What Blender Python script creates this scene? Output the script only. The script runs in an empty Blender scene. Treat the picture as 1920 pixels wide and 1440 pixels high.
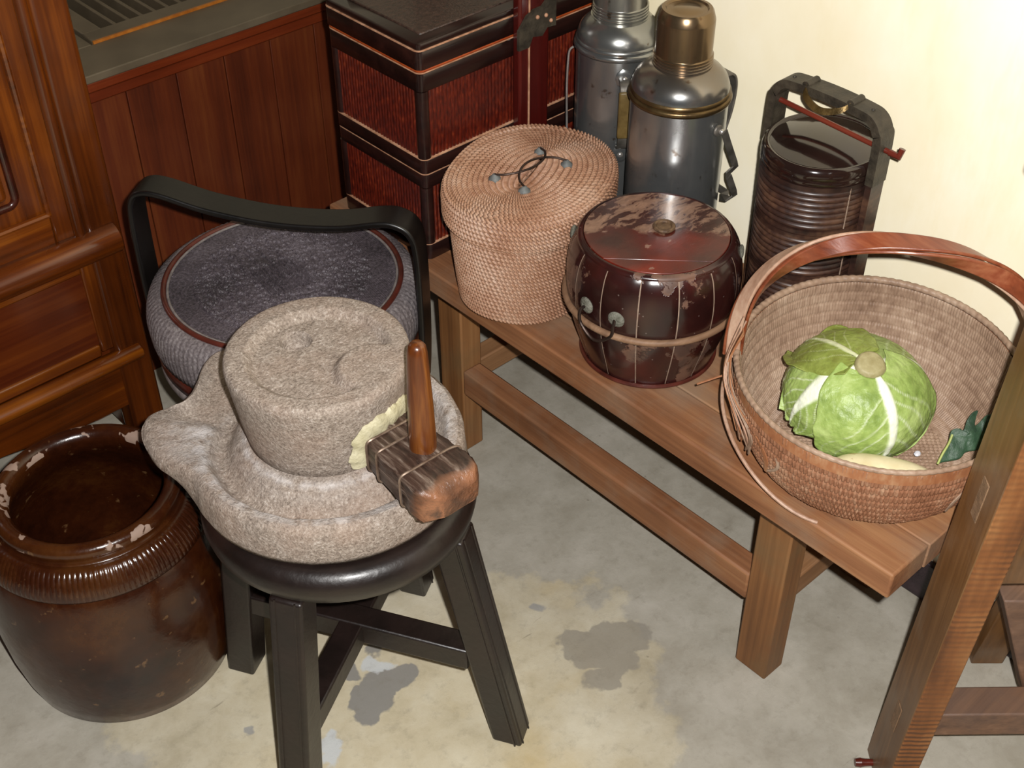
import bpy, math, random
import numpy as np
from mathutils import Vector, Matrix

random.seed(7)
rng = np.random.default_rng(7)
S = bpy.context.scene
COL = S.collection
PI = math.pi

# ------------------------------------------------------------------ camera
F_PX = 2402.6
PITCH, ROLL, YAW = math.radians(40.09), math.radians(-0.178), math.radians(132.489)
cth, sth = math.cos(PITCH), math.sin(PITCH)
fw = np.array([0, cth, -sth]); up = np.array([0, sth, cth]); ri = np.array([1.0, 0, 0])
ri, up = math.cos(ROLL)*ri + math.sin(ROLL)*up, -math.sin(ROLL)*ri + math.cos(ROLL)*up
ax = np.array([math.cos(YAW-PI/2), math.sin(YAW-PI/2), 0]); ay = np.array([math.cos(YAW), math.sin(YAW), 0])
RM = np.array([ax, ay, [0, 0, 1.0]])
fw, up, ri = RM@fw, RM@up, RM@ri
CAM = np.array([0, 0, 1.55])
cam = bpy.data.cameras.new('camera'); camo = bpy.data.objects.new('camera', cam); COL.objects.link(camo)
camo.matrix_world = Matrix(((ri[0], up[0], -fw[0], CAM[0]), (ri[1], up[1], -fw[1], CAM[1]), (ri[2], up[2], -fw[2], CAM[2]), (0, 0, 0, 1)))
cam.sensor_fit = 'HORIZONTAL'; cam.sensor_width = 36.0; cam.lens = F_PX/1920*36.0
cam.clip_start = 0.05
S.camera = camo

# ------------------------------------------------------------------ light: on-camera flash and a dim room
w = bpy.data.worlds.new('world'); S.world = w; w.use_nodes = True
bg = w.node_tree.nodes['Background']; bg.inputs[0].default_value = (0.95, 0.97, 1.0, 1); bg.inputs[1].default_value = 0.014
fl = bpy.data.lights.new('camera_flash', 'POINT'); flo = bpy.data.objects.new('camera_flash', fl); COL.objects.link(flo)
flo.location = Vector(CAM + ri*0.040 + up*0.028 - fw*0.0)
fl.energy = 165; fl.shadow_soft_size = 0.010; fl.color = (1.0, 0.985, 0.96)
S.view_settings.view_transform = 'Standard'; S.view_settings.look = 'None'
S.view_settings.gamma = 1.0; S.view_settings.use_curve_mapping = False
S.view_settings.exposure = 0.0

# ------------------------------------------------------------------ helpers
def lin(h):
    h = h.lstrip('#'); o = []
    for i in (0, 2, 4):
        c = int(h[i:i+2], 16)/255
        o.append(c/12.92 if c <= 0.04045 else ((c+0.055)/1.055)**2.4)
    return (o[0], o[1], o[2], 1.0)

class N:
    """small node helper"""
    def __init__(s, name):
        s.m = bpy.data.materials.new(name); s.m.use_nodes = True
        s.t = s.m.node_tree; s.p = s.t.nodes['Principled BSDF']
        s.tc = s.t.nodes.new('ShaderNodeTexCoord').outputs['Object']
    def l(s, a, b): s.t.links.new(a, b)
    def val(s, inp, v):
        if isinstance(v, bpy.types.NodeSocket): s.l(v, inp)
        elif v is not None: inp.default_value = v
    def map(s, scale=(1, 1, 1), loc=(0, 0, 0), rot=(0, 0, 0), vec=None):
        n = s.t.nodes.new('ShaderNodeMapping'); s.val(n.inputs['Vector'], vec or s.tc)
        n.inputs['Scale'].default_value = scale; n.inputs['Location'].default_value = loc; n.inputs['Rotation'].default_value = rot
        return n.outputs[0]
    def noise(s, scale, vec=None, detail=5, rough=0.55, dist=0.0):
        n = s.t.nodes.new('ShaderNodeTexNoise'); s.val(n.inputs['Vector'], vec or s.tc)
        n.inputs['Scale'].default_value = scale; n.inputs['Detail'].default_value = detail
        n.inputs['Roughness'].default_value = rough; n.inputs['Distortion'].default_value = dist
        return n.outputs['Fac']
    def voro(s, scale, vec=None, feature='F1', out='Distance', rand=1.0):
        n = s.t.nodes.new('ShaderNodeTexVoronoi'); n.feature = feature; s.val(n.inputs['Vector'], vec or s.tc)
        n.inputs['Scale'].default_value = scale; n.inputs['Randomness'].default_value = rand
        return n.outputs[out]
    def wave(s, scale, vec=None, axis='X', dist=0.0, prof='SIN', dscale=1.0):
        n = s.t.nodes.new('ShaderNodeTexWave'); n.wave_type = 'BANDS'; n.bands_direction = axis; n.wave_profile = prof
        s.val(n.inputs['Vector'], vec or s.tc); n.inputs['Scale'].default_value = scale
        n.inputs['Distortion'].default_value = dist; n.inputs['Detail'].default_value = 2; n.inputs['Detail Scale'].default_value = dscale
        return n.outputs['Fac']
    def ramp(s, fac, stops, interp='LINEAR'):
        n = s.t.nodes.new('ShaderNodeValToRGB'); s.val(n.inputs[0], fac); e = n.color_ramp.elements
        n.color_ramp.interpolation = interp
        while len(e) < len(stops): e.new(0.5)
        for q, (p, c) in zip(e, stops):
            q.position = p; q.color = lin(c) if isinstance(c, str) else (c, c, c, 1)
        return n.outputs[0]
    def mix(s, fac, a, b, mode='MIX'):
        n = s.t.nodes.new('ShaderNodeMix'); n.data_type = 'RGBA'; n.blend_type = mode
        s.val(n.inputs[0], fac)
        for i, v in ((6, a), (7, b)):
            if isinstance(v, str): v = lin(v)
            s.val(n.inputs[i], v)
        return n.outputs[2]
    def math(s, op, a, b=None, c=None, clamp=False):
        n = s.t.nodes.new('ShaderNodeMath'); n.operation = op; n.use_clamp = clamp
        s.val(n.inputs[0], a)
        if b is not None: s.val(n.inputs[1], b)
        if c is not None: s.val(n.inputs[2], c)
        return n.outputs[0]
    def sep(s, vec=None):
        n = s.t.nodes.new('ShaderNodeSeparateXYZ'); s.val(n.inputs[0], vec or s.tc); return n.outputs
    def dist(s, p, vec=None):
        n = s.t.nodes.new('ShaderNodeVectorMath'); n.operation = 'DISTANCE'; s.val(n.inputs[0], vec or s.tc); n.inputs[1].default_value = p
        return n.outputs['Value']
    def warp(s, amt, scale, vec=None):
        n = s.t.nodes.new('ShaderNodeTexNoise'); s.val(n.inputs['Vector'], vec or s.tc); n.inputs['Scale'].default_value = scale; n.inputs['Detail'].default_value = 4
        a = s.t.nodes.new('ShaderNodeVectorMath'); a.operation = 'SUBTRACT'; s.l(n.outputs['Color'], a.inputs[0]); a.inputs[1].default_value = (.5, .5, .5)
        b = s.t.nodes.new('ShaderNodeVectorMath'); b.operation = 'SCALE'; s.l(a.outputs[0], b.inputs[0]); b.inputs['Scale'].default_value = amt
        c = s.t.nodes.new('ShaderNodeVectorMath'); c.operation = 'ADD'; s.val(c.inputs[0], vec or s.tc); s.l(b.outputs[0], c.inputs[1])
        return c.outputs[0]
    def bump(s, h, strength=0.3, d=0.01, prev=None):
        n = s.t.nodes.new('ShaderNodeBump'); s.val(n.inputs['Height'], h); n.inputs['Strength'].default_value = strength; n.inputs['Distance'].default_value = d
        if prev is not None: s.l(prev, n.inputs['Normal'])
        return n.outputs[0]
    def out(s, col=None, rough=0.5, nrm=None, metal=0.0, coat=0.0, coatr=0.1, spec=0.5, sheen=0):
        p = s.p.inputs
        if isinstance(col, str): col = lin(col)
        s.val(p['Base Color'], col); s.val(p['Roughness'], rough); s.val(p['Metallic'], metal)
        if nrm is not None: s.l(nrm, p['Normal'])
        p['Coat Weight'].default_value = coat; p['Coat Roughness'].default_value = coatr; p['Specular IOR Level'].default_value = spec
        return s.m

def wood(name, dark, mid, light, axis='Y', rough=0.6, coat=0.0, bump=0.25, g=1.0, dirt=None, coatr=.15, spec=.4):
    n = N(name)
    sc = {'X': (1.6, 30, 30), 'Y': (30, 1.6, 30), 'Z': (30, 30, 1.6)}[axis]
    sc2 = {'X': (4, 160, 160), 'Y': (160, 4, 160), 'Z': (160, 160, 4)}[axis]
    sc = tuple(v*g for v in sc)
    a = n.noise(1.0, n.map(sc), detail=4, rough=.6, dist=0.6)
    b = n.noise(1.0, n.map(sc2), detail=3)
    c = n.noise(5.0, detail=3)
    f = n.math('ADD', n.math('MULTIPLY', a, .7), n.math('MULTIPLY', b, .3))
    f = n.math('ADD', f, n.math('MULTIPLY', n.math('SUBTRACT', c, .5), .35))
    col = n.ramp(f, [(.30, dark), (.5, mid), (.70, light)])
    if dirt: col = n.mix(n.ramp(n.noise(9, detail=6), [(.5, 0.0), (.72, .7)]), col, dirt)
    nr = n.bump(n.math('ADD', b, n.math('MULTIPLY', a, .6)), bump, .002)
    r = n.math('ADD', n.math('MULTIPLY', c, .25), rough-.12)
    return n.out(col, r, nr, coat=coat, coatr=coatr, spec=spec)

def simple(name, c1, c2, scale=20, rough=.5, bump=.15, metal=0, coat=0, bscale=None, spec=.5, coatr=.1, bd=.002, stretch=(1, 1, 1)):
    n = N(name)
    v = n.map(stretch)
    a = n.noise(scale, v, detail=6)
    col = n.ramp(a, [(.32, c1), (.68, c2)])
    nr = n.bump(n.noise(bscale or scale*4, v, detail=4), bump, bd) if bump else None
    return n.out(col, n.math('ADD', n.math('MULTIPLY', a, .2), rough-.1), nr, metal=metal, coat=coat, coatr=coatr, spec=spec)

class MB:
    def __init__(s): s.v = []; s.f = []
    def add(s, V, Fs):
        o = len(s.v); s.v += [tuple(map(float, p)) for p in V]; s.f += [tuple(i+o for i in q) for q in Fs]; return s
    def box(s, c, sz, R=None):
        c = np.array(c, float); h = np.array(sz, float)/2
        P = np.array([[x, y, z] for x in (-1, 1) for y in (-1, 1) for z in (-1, 1)])*h
        if R is not None: P = P@np.array(R).T
        return s.add(P+c, [(0, 1, 3, 2), (4, 6, 7, 5), (0, 4, 5, 1), (2, 3, 7, 6), (0, 2, 6, 4), (1, 5, 7, 3)])
    def bx(s, x0, x1, y0, y1, z0, z1): return s.box(((x0+x1)/2, (y0+y1)/2, (z0+z1)/2), (x1-x0, y1-y0, z1-z0))
    def beam(s, a, b, wv, hv, taper=1.0):
        """prism from a to b; wv, hv: half-size vectors of the section"""
        a, b, wv, hv = (np.array(q, float) for q in (a, b, wv, hv))
        P = []
        for c, k in ((a, 1.0), (b, taper)):
            P += [c-wv*k-hv*k, c+wv*k-hv*k, c+wv*k+hv*k, c-wv*k+hv*k]
        return s.add(P, [(3, 2, 1, 0), (4, 5, 6, 7), (0, 1, 5, 4), (1, 2, 6, 5), (2, 3, 7, 6), (3, 0, 4, 7)])
    def grid(s, P, cu=False, cv=False):
        P = np.asarray(P, float); nu, nv = P.shape[:2]; o = len(s.v)
        s.v += [tuple(p) for p in P.reshape(-1, 3)]
        iu = nu if cu else nu-1; iv = nv if cv else nv-1
        for i in range(iu):
            i2 = (i+1) % nu
            for j in range(iv):
                j2 = (j+1) % nv
                s.f.append((o+i*nv+j, o+i2*nv+j, o+i2*nv+j2, o+i*nv+j2))
        return s
    def lathe(s, prof, n=64, c=(0, 0), rot=0):
        """prof: list of (r, z); ends on the axis close themselves"""
        a = np.linspace(0, 2*PI, n, endpoint=False)+rot
        pr = np.array(prof, float)
        P = np.zeros((n, len(pr), 3))
        P[..., 0] = c[0]+np.cos(a)[:, None]*pr[:, 0]; P[..., 1] = c[1]+np.sin(a)[:, None]*pr[:, 0]; P[..., 2] = pr[:, 1]
        return s.grid(P, cu=True)
    def tube(s, pts, r, n=10, closed=False):
        pts = np.array(pts, float); m = len(pts)
        r = np.full(m, r) if np.isscalar(r) else np.array(r, float)
        T = np.gradient(pts, axis=0)
        if closed: T = np.roll(pts, -1, 0)-np.roll(pts, 1, 0)
        T /= np.linalg.norm(T, axis=1)[:, None]+1e-12
        nrm = np.cross(T[0], [0, 0, 1.0])
        if np.linalg.norm(nrm) < 1e-3: nrm = np.cross(T[0], [1.0, 0, 0])
        P = []
        a = np.linspace(0, 2*PI, n, endpoint=False)
        for i in range(m):
            nrm = nrm-T[i]*(nrm@T[i]); nrm /= np.linalg.norm(nrm)
            b = np.cross(T[i], nrm)
            P.append(pts[i]+r[i]*(np.cos(a)[:, None]*nrm+np.sin(a)[:, None]*b))
        o = len(s.v)
        s.grid(np.array(P), cu=closed, cv=True)
        if not closed:
            s.f.append(tuple(o+j for j in range(n))); s.f.append(tuple(o+(m-1)*n+j for j in reversed(range(n))))
        return s
    def strap(s, pts, wv, t, closed=False):
        """flat band along pts; wv = half-width vector (one or per point), t = thickness"""
        pts = np.array(pts, float); m = len(pts)
        wv = np.array(wv, float); wv = np.tile(wv, (m, 1)) if wv.ndim == 1 else wv
        T = np.roll(pts, -1, 0)-np.roll(pts, 1, 0) if closed else np.gradient(pts, axis=0)
        T /= np.linalg.norm(T, axis=1)[:, None]+1e-12
        nn = np.cross(T, wv); nn /= np.linalg.norm(nn, axis=1)[:, None]+1e-12
        P = np.stack([pts-wv-nn*t/2, pts+wv-nn*t/2, pts+wv+nn*t/2, pts-wv+nn*t/2], 1)
        o = len(s.v); s.grid(P, cu=closed, cv=True)
        if not closed:
            s.f.append((o, o+1, o+2, o+3)); q = o+(m-1)*4; s.f.append((q+3, q+2, q+1, q))
        return s
    def ball(s, c, r, n=16, sc=(1, 1, 1), R=None):
        th = np.linspace(0, PI, n//2+1); a = np.linspace(0, 2*PI, n, endpoint=False)
        P = np.zeros((n, len(th), 3))
        P[..., 0] = np.cos(a)[:, None]*np.sin(th)*sc[0]; P[..., 1] = np.sin(a)[:, None]*np.sin(th)*sc[1]; P[..., 2] = np.cos(th)*sc[2]
        P *= r
        if R is not None: P = P@np.array(R).T
        return s.grid(P+np.array(c), cu=True)
    def build(s, name, mat, parent=None, smooth=True, ang=40, bevel=None, seg=2, base=None, weld=True):
        me = bpy.data.meshes.new(name)
        V = s.v
        if base is not None: V = [(p[0]-base[0], p[1]-base[1], p[2]-base[2]) for p in V]
        me.from_pydata(V, [], s.f)
        if weld:
            import bmesh
            bm = bmesh.new(); bm.from_mesh(me); bmesh.ops.remove_doubles(bm, verts=bm.verts, dist=2e-6)
            bmesh.ops.recalc_face_normals(bm, faces=bm.faces); bm.to_mesh(me); bm.free()
        me.update(); me.validate()
        o = bpy.data.objects.new(name, me); COL.objects.link(o)
        me.materials.append(mat)
        if smooth:
            me.shade_smooth(); me.set_sharp_from_angle(angle=math.radians(ang))
        if base is not None: o.location = base
        if parent is not None:
            o.parent = parent
            if parent.type == 'EMPTY' or parent.get('_b'): o.location = -Vector(parent.location)
        if bevel:
            b = o.modifiers.new('bevel', 'BEVEL'); b.width = bevel; b.segments = seg; b.limit_method = 'ANGLE'; b.angle_limit = math.radians(40); b.harden_normals = False
        return o

def thing(name, label, cat, loc, group=None):
    o = bpy.data.objects.new(name, None); COL.objects.link(o); o.location = loc; o.empty_display_size = .05
    o['label'] = label; o['category'] = cat
    if group: o['group'] = group
    return o
def tag(o, label, cat, group=None):
    o['label'] = label; o['category'] = cat
    if group: o['group'] = group
    return o
def struct(name, mb, mat, **k):
    o = mb.build(name, mat, **k); o['kind'] = 'structure'; return o
def smooth(a, b, x):
    t = np.clip((np.asarray(x, float)-a)/(b-a), 0, 1); return t*t*(3-2*t)
def spline(pts, n=40, closed=False):
    """Catmull-Rom through pts"""
    P = np.array(pts, float); m = len(P); out = []
    segs = m if closed else m-1
    for i in range(segs):
        g = lambda k: P[k % m] if closed else P[min(max(k, 0), m-1)]
        a, b, c, d = g(i-1), g(i), g(i+1), g(i+2)
        for t in np.linspace(0, 1, max(2, n//segs), endpoint=False):
            out.append(.5*((2*b)+(-a+c)*t+(2*a-5*b+4*c-d)*t*t+(-a+3*b-3*c+d)*t**3))
    if not closed: out.append(P[-1])
    return np.array(out)
def vnoise(x, y, seed=0):
    """cheap smooth value noise on arrays"""
    x = np.asarray(x, float); y = np.asarray(y, float)
    xi = np.floor(x).astype(int); yi = np.floor(y).astype(int); fx = x-xi; fy = y-yi
    fx = fx*fx*(3-2*fx); fy = fy*fy*(3-2*fy)
    def h(a, b):
        q = np.sin(a*127.1+b*311.7+seed*74.7)*43758.5453; return q-np.floor(q)
    return (h(xi, yi)*(1-fx)+h(xi+1, yi)*fx)*(1-fy)+(h(xi, yi+1)*(1-fx)+h(xi+1, yi+1)*fx)*fy

# ------------------------------------------------------------------ setting materials
def mat_floor():
    n = N('worn_concrete')
    fine = n.noise(42, detail=8, rough=.72)
    mid = n.noise(9, n.warp(.05, 12), detail=7, rough=.66)
    xy = n.sep(n.warp(.05, 9))
    rr = n.math('SUBTRACT', n.math('MULTIPLY', xy[0], .736), n.math('MULTIPLY', xy[1], .677))
    nn = n.math('ADD', n.math('MULTIPLY', xy[0], .675), n.math('MULTIPLY', xy[1], .737))
    rag = n.math('ADD', n.math('MULTIPLY', n.math('SUBTRACT', n.noise(11, detail=8, rough=.62), .5), .20), n.math('MULTIPLY', n.math('SUBTRACT', n.noise(3.5, n.map(loc=(5, 3, 0)), detail=4), .5), .22))
    # old yellowed paint survives in a ragged area; bare grey concrete around it
    d = n.math('MINIMUM', n.math('MINIMUM', n.math('SUBTRACT', .205, rr), n.math('SUBTRACT', 1.36, nn)), n.math('ADD', rr, .55))
    paint = n.ramp(n.math('ADD', d, rag), [(.0, 0.0), (.018, .65), (.20, 1.0)])
    grey = n.ramp(mid, [(.30, '#958e80'), (.5, '#a59f92'), (.72, '#b4aea2')])
    beige = n.ramp(mid, [(.28, '#a89c80'), (.48, '#bdb298'), (.72, '#cbc3ad')])
    col = n.mix(paint, grey, beige)
    yel = n.ramp(n.noise(6, n.map(loc=(9, 4, 0)), detail=6), [(.56, 0.0), (.72, .40)])
    col = n.mix(n.math('MULTIPLY', yel, paint), col, '#b89f68')
    wv = n.warp(.06, 22)
    def patch(pts):
        d_ = None
        for (x, yy, r) in pts:
            q = n.math('SUBTRACT', n.dist((x, yy, 0), wv), r)
            d_ = q if d_ is None else n.math('MINIMUM', d_, q)
        return n.ramp(d_, [(.0, 1.0), (.003, 0.0)])
    f1 = patch([(.612, .968, .030), (.640, .985, .028), (.672, .975, .022), (.595, .950, .018), (.62, 1.03, .014), (.685, 1.07, .016), (.675, 1.04, .012)])
    col = n.mix(n.math('MULTIPLY', f1, .9), col, '#7d7b78')
    f2 = patch([(.655, 1.020, .012), (.664, 1.008, .008), (.518, .945, .013), (.508, .930, .011), (.530, .960, .008)])
    col = n.mix(n.math('MULTIPLY', f2, .9), col, '#bdc0c1')
    f3 = patch([(.905, .83, .035), (.945, .81, .035), (.885, .775, .022), (.925, .775, .03), (.975, .80, .03)])
    col = n.mix(n.math('MULTIPLY', f3, .75), col, '#8b857a')
    f5 = patch([(.768, .935, .010), (.775, .925, .006), (.552, 1.095, .006), (.452, 1.045, .007), (.908, .93, .007)])
    col = n.mix(n.math('MULTIPLY', f5, .7), col, '#86878a')
    # dark specks and scratches
    sp = n.ramp(n.voro(24, n.warp(.02, 30)), [(.03, 1.0), (.075, 0.0)])
    col = n.mix(n.math('MULTIPLY', sp, n.ramp(n.noise(6), [(.5, 0.0), (.62, .8)])), col, '#4c4338')
    sc = n.ramp(n.noise(1, n.map((14, 120, 1), rot=(0, 0, .5), vec=n.warp(.02, 14)), detail=5, rough=.6), [(.66, 0.0), (.72, .55)])
    col = n.mix(n.math('MULTIPLY', sc, n.ramp(n.noise(4, n.map(loc=(1, 8, 0))), [(.5, 0.0), (.6, 1.0)])), col, '#6d6352')
    col = n.mix(n.ramp(fine, [(.52, 0.0), (.8, .45)]), col, '#756d5e')
    nr = n.bump(n.math('ADD', fine, n.math('MULTIPLY', mid, .8)), .22, .004)
    return n.out(col, n.math('ADD', n.math('MULTIPLY', mid, .3), .30), nr, spec=.35)
def mat_cream():
    n = N('cream_plaster')
    a = n.noise(4, n.map((1, 1, .6)), detail=6, rough=.6)
    col = n.ramp(a, [(.3, '#f0e3c0'), (.5, '#f6ecd0'), (.7, '#faf3e0')])
    st = n.ramp(n.noise(3.2, n.map((1, 2.0, .5)), detail=7, rough=.7), [(.52, 0.0), (.7, .5)])
    col = n.mix(st, col, '#ecdcb0')
    return n.out(col, .75, n.bump(n.noise(60, detail=5), .08, .002), spec=.25)
M_floor = mat_floor(); M_cream = mat_cream()
M_board = wood('stained_board', '#40180a', '#58240e', '#6a3415', 'Z', rough=.45, coat=.15, bump=.12, g=.8)
M_trim = wood('stained_trim', '#4c1a08', '#65260d', '#763213', 'X', rough=.4, coat=.25, bump=.12)
M_greywood = simple('grey_painted_wood', '#524737', '#635745', 14, rough=.5, bump=.1)
M_orange = simple('worn_orange_edge', '#8d4d12', '#a9661f', 60, rough=.45, bump=.2)
M_base = simple('dark_skirting', '#241a1e', '#35282c', 60, rough=.45, bump=.5, bscale=200)
M_dim = simple('dim_plaster', '#8f8778', '#a29a8a', 5, rough=.8, bump=.05)

# ------------------------------------------------------------------ setting
WX, WY, SILL = 1.37, 1.85, .613
struct('floor', MB().bx(-2.5, WX+.1, -2.5, 3.2, -.06, 0), M_floor, smooth=False)
struct('wall_right', MB().bx(WX, WX+.1, -2.5, 3.2, 0, 2.7), M_cream, smooth=False)
struct('baseboard_right', MB().bx(WX-.012, WX, -2.5, WY-.012, 0, .078), M_base, bevel=.003)
struct('wall_far', MB().bx(-2.5, WX, 2.75, 2.85, 0, 2.7), M_dim, smooth=False)
# boxed-in ledge of stained boards with a grey top and an open slatted grille
wb = struct('wall_back', MB().bx(-1.6, WX, WY+.012, WY+.05, 0, SILL-.03), M_trim, smooth=False)
bw = .0945
x = 1.306
k = 0
while x > -1.6:
    x1 = min(x+bw, WX) if k else WX
    MB().bx(x+.0011, x1-.0011, WY, WY+.014, .0, SILL-.052).build('board', M_board, wb, bevel=.0006)
    x -= bw; k += 1
t = struct('trim_1', MB().bx(-1.6, WX, WY-.004, WY+.016, SILL-.052, SILL-.030), M_trim, bevel=.003)
t = struct('trim_2', MB().bx(-1.6, WX, WY-.010, WY+.02, SILL-.032, SILL-.012), M_trim, bevel=.004)
gx0, gx1, gy0, gy1 = .832, 1.36, 1.938, 2.42
sl = struct('trim_3', MB().bx(-1.6, WX, WY-.012, gy0, SILL-.014, SILL), M_greywood, bevel=.002)
struct('trim_4', MB().bx(-1.6, gx0, gy0, 2.75, SILL-.014, SILL), M_greywood, bevel=.002)
struct('trim_5', MB().bx(gx0, WX, gy1, 2.75, SILL-.014, SILL), M_greywood, bevel=.002)
gr = thing('ledge_grille', 'grey slatted wooden grille set into the grey ledge top above the boards', 'grille', (1.1, 2.18, SILL-.03))
MB().bx(gx0+.003, gx1, gy0+.003, gy0+.040, SILL-.03, SILL+.004).build('frame_rail', M_greywood, gr, bevel=.002)
MB().bx(gx0+.003, gx1, gy0-.001, gy0+.003, SILL-.02, SILL+.0045).build('edge_strip', M_orange, gr)
MB().bx(gx0+.006, gx0+.040, gy0+.04, gy1, SILL-.03, SILL+.003).build('frame_stile', M_greywood, gr, bevel=.002)
MB().bx(gx0+.003, gx1, gy1-.04, gy1, SILL-.03, SILL+.003).build('frame_rail', M_greywood, gr, bevel=.002)
sm = MB().box((0, 0, 0), (.0065, gy1-gy0-.075, .03)).build('slat', M_greywood, gr, bevel=.0015)
X = .900; kk = 0
while X < 1.35:
    o = sm if kk == 0 else sm.copy()
    if kk: COL.objects.link(o); o.parent = gr
    o.location = Vector((X, (gy0+gy1)/2+.002, SILL-.014))-gr.location
    X += .0258; kk += 1
struct('wall_ledge_back', MB().bx(-1.6, WX, 2.46, 2.50, 0, SILL-.014), M_base, smooth=False)

# ------------------------------------------------------------------ cabinet on the left
M_cab = wood('varnished_rosewood', '#2a0f04', '#502306', '#7c400d', 'Z', rough=.28, coat=.6, bump=.06, g=.55, coatr=.12)
M_cabx = wood('varnished_rosewood_rail', '#2e1104', '#582706', '#884b0e', 'X', rough=.28, coat=.6, bump=.06, g=.55, coatr=.12)
M_cabdark = wood('varnished_panel', '#2c0e05', '#491b08', '#622d0c', 'X', rough=.3, coat=.5, bump=.06, g=.5, coatr=.14)
M_groove = simple('dark_groove_moulding', '#200a04', '#381207', 40, rough=.25, bump=.05, coat=.5)
YC = 1.60
cb = thing('rosewood_cabinet', 'glossy reddish-brown wooden cabinet with raised panel and rounded rails at the left edge', 'cabinet', (.3, 1.72, 0))
CL = -.22
MB().bx(CL, .62, YC+.026, YC+.034, .17, 1.25).build('carcass_front', M_cabdark, cb)
MB().bx(.594, .614, YC+.006, YC+.03, .30, 1.25).build('inner_stile', M_cab, cb)
MB().bx(.612, .668, YC-.004, YC+.05, 0, 1.25).build('post', M_cab, cb, bevel=.009, seg=4)
MB().bx(CL-.05, CL, YC-.004, YC+.05, 0, 1.25).build('post', M_cab, cb, bevel=.009, seg=4)
MB().tube([(.6035, YC-.001, z) for z in np.linspace(.497, 1.25, 12)], .0085, 14).build('bead_moulding', M_cab, cb)
MB().bx(.568, .598, YC+.002, YC+.03, .50, 1.25).build('stile', M_cab, cb, bevel=.003)
MB().bx(CL, .568, YC+.0025, YC+.03, .500, .552).build('rail', M_cabx, cb, bevel=.003)
dr = MB().bx(CL, .570, YC+.010, YC+.03, .548, 1.25).build('door', M_cab, cb, bevel=.002)
gpath = [(.5300, YC+.011, z) for z in np.linspace(1.25, .600, 16)] + [(.530-.012*(1-math.cos(a)), YC+.011, .597-.014*math.sin(a)) for a in np.linspace(0, PI/2, 7)] + [(x, YC+.011, .583) for x in np.linspace(.515, CL, 16)]
MB().tube(gpath, .0065, 10).build('groove_moulding', M_groove, dr)
MB().bx(CL, .519, YC+.0035, YC+.02, .594, 1.25).build('raised_panel', M_cab, dr, bevel=.010, seg=4)
MB().tube([(.568, YC+.006, 1.25), (.568, YC+.006, .551)], .005, 8).tube([(.568, YC+.006, .551), (CL, YC+.006, .551)], .005, 8).build('edge_moulding', M_cabx, dr)
def halfround(x0, x1, zc, rz, ry, yc, mat, nm):
    xs = list(np.linspace(x0, x1, 12)); a = np.linspace(0, 2*PI, 24, endpoint=False)
    P = np.array([[(x, yc+ry*math.cos(q)*sc, zc+rz*math.sin(q)*sc) for q in a] for x, sc in [(xs[0], .02)]+[(x, 1) for x in xs]+[(x1+.002, .93), (x1+.004, .7), (x1+.0045, .02)]])
    return MB().grid(P, cv=True).build(nm, mat, cb)
halfround(CL-.05, .653, .482, .0245, .026, YC-.004, M_cabx, 'round_rail')
halfround(CL-.05, .648, .266, .0135, .017, YC-.003, M_cabx, 'round_rail')
MB().bx(CL, .592, YC+.0035, YC+.03, .278, .300).build('ledge_moulding', M_cabx, cb, bevel=.004)
MB().bx(.592, .613, YC+.003, YC+.03, .285, .460).build('panel_stile', M_cab, cb, bevel=.003)
MB().bx(CL, .592, YC+.0032, YC+.03, .436, .460).build('panel_rail', M_cabx, cb, bevel=.003)
MB().bx(CL, .594, YC+.009, YC+.028, .290, .440).build('lower_panel', M_cabdark, cb, bevel=.002)
P = [];
xs = np.linspace(CL, .613, 30)
for yq in (YC+.004, YC+.024):
    P.append([(x, yq, .262) for x in xs]); P.append([(x, yq, .165+.022*smooth(.55, .35, x)) for x in xs])
MB().grid(np.array([P[0], P[1], P[3], P[2]]), cu=True).build('apron', M_cabx, cb, ang=30)
MB().bx(.63, .66, YC+.05, WY-.02, .05, 1.25).build('side_panel', M_cab, cb)
MB().bx(CL, .63, WY-.04, WY-.02, .18, 1.25).build('back_panel', M_cabdark, cb)
MB().bx(CL-.07, .69, YC-.02, WY-.015, 1.25, 1.285).build('cabinet_top', M_cabx, cb, bevel=.006)
for yy in (WY-.06,):
    for xx in (.615, CL-.03): MB().bx(xx, xx+.045, yy, yy+.04, 0, .3).build('back_leg', M_cab, cb, bevel=.004)

# ------------------------------------------------------------------ bench
M_benchY = wood('weathered_pine_long', '#694229', '#86593a', '#9d724d', 'Y', rough=.62, bump=.3, g=.8, dirt='#86705c')
M_benchX = wood('weathered_pine_cross', '#6b472b', '#86603f', '#9c7350', 'X', rough=.62, bump=.3, g=.8, dirt='#7d6650')
M_benchZ = wood('weathered_pine_leg', '#5f3d22', '#7d532f', '#936a42', 'Z', rough=.55, bump=.3, g=.8, dirt='#6f5638')
BT, BY0, BY1, BX0, BX1 = .43, .43, 1.52, .988, 1.354
bn = thing('low_bench', 'low brown plank bench standing along the cream wall', 'bench', (1.17, .975, 0))
for i, (a, b, dz, dy) in enumerate(((BX0, 1.0612, 0, 0), (1.0622, 1.212, -.0008, -.001), (1.213, BX1, -.0003, .0015))):
    MB().bx(a, b, BY0+dy, BY1+dy, BT-.041+dz, BT+dz).build('plank', M_benchY, bn, bevel=.0035 if i == 0 else .0018, seg=3)
LX0, LX1 = 1.057, 1.100
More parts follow.
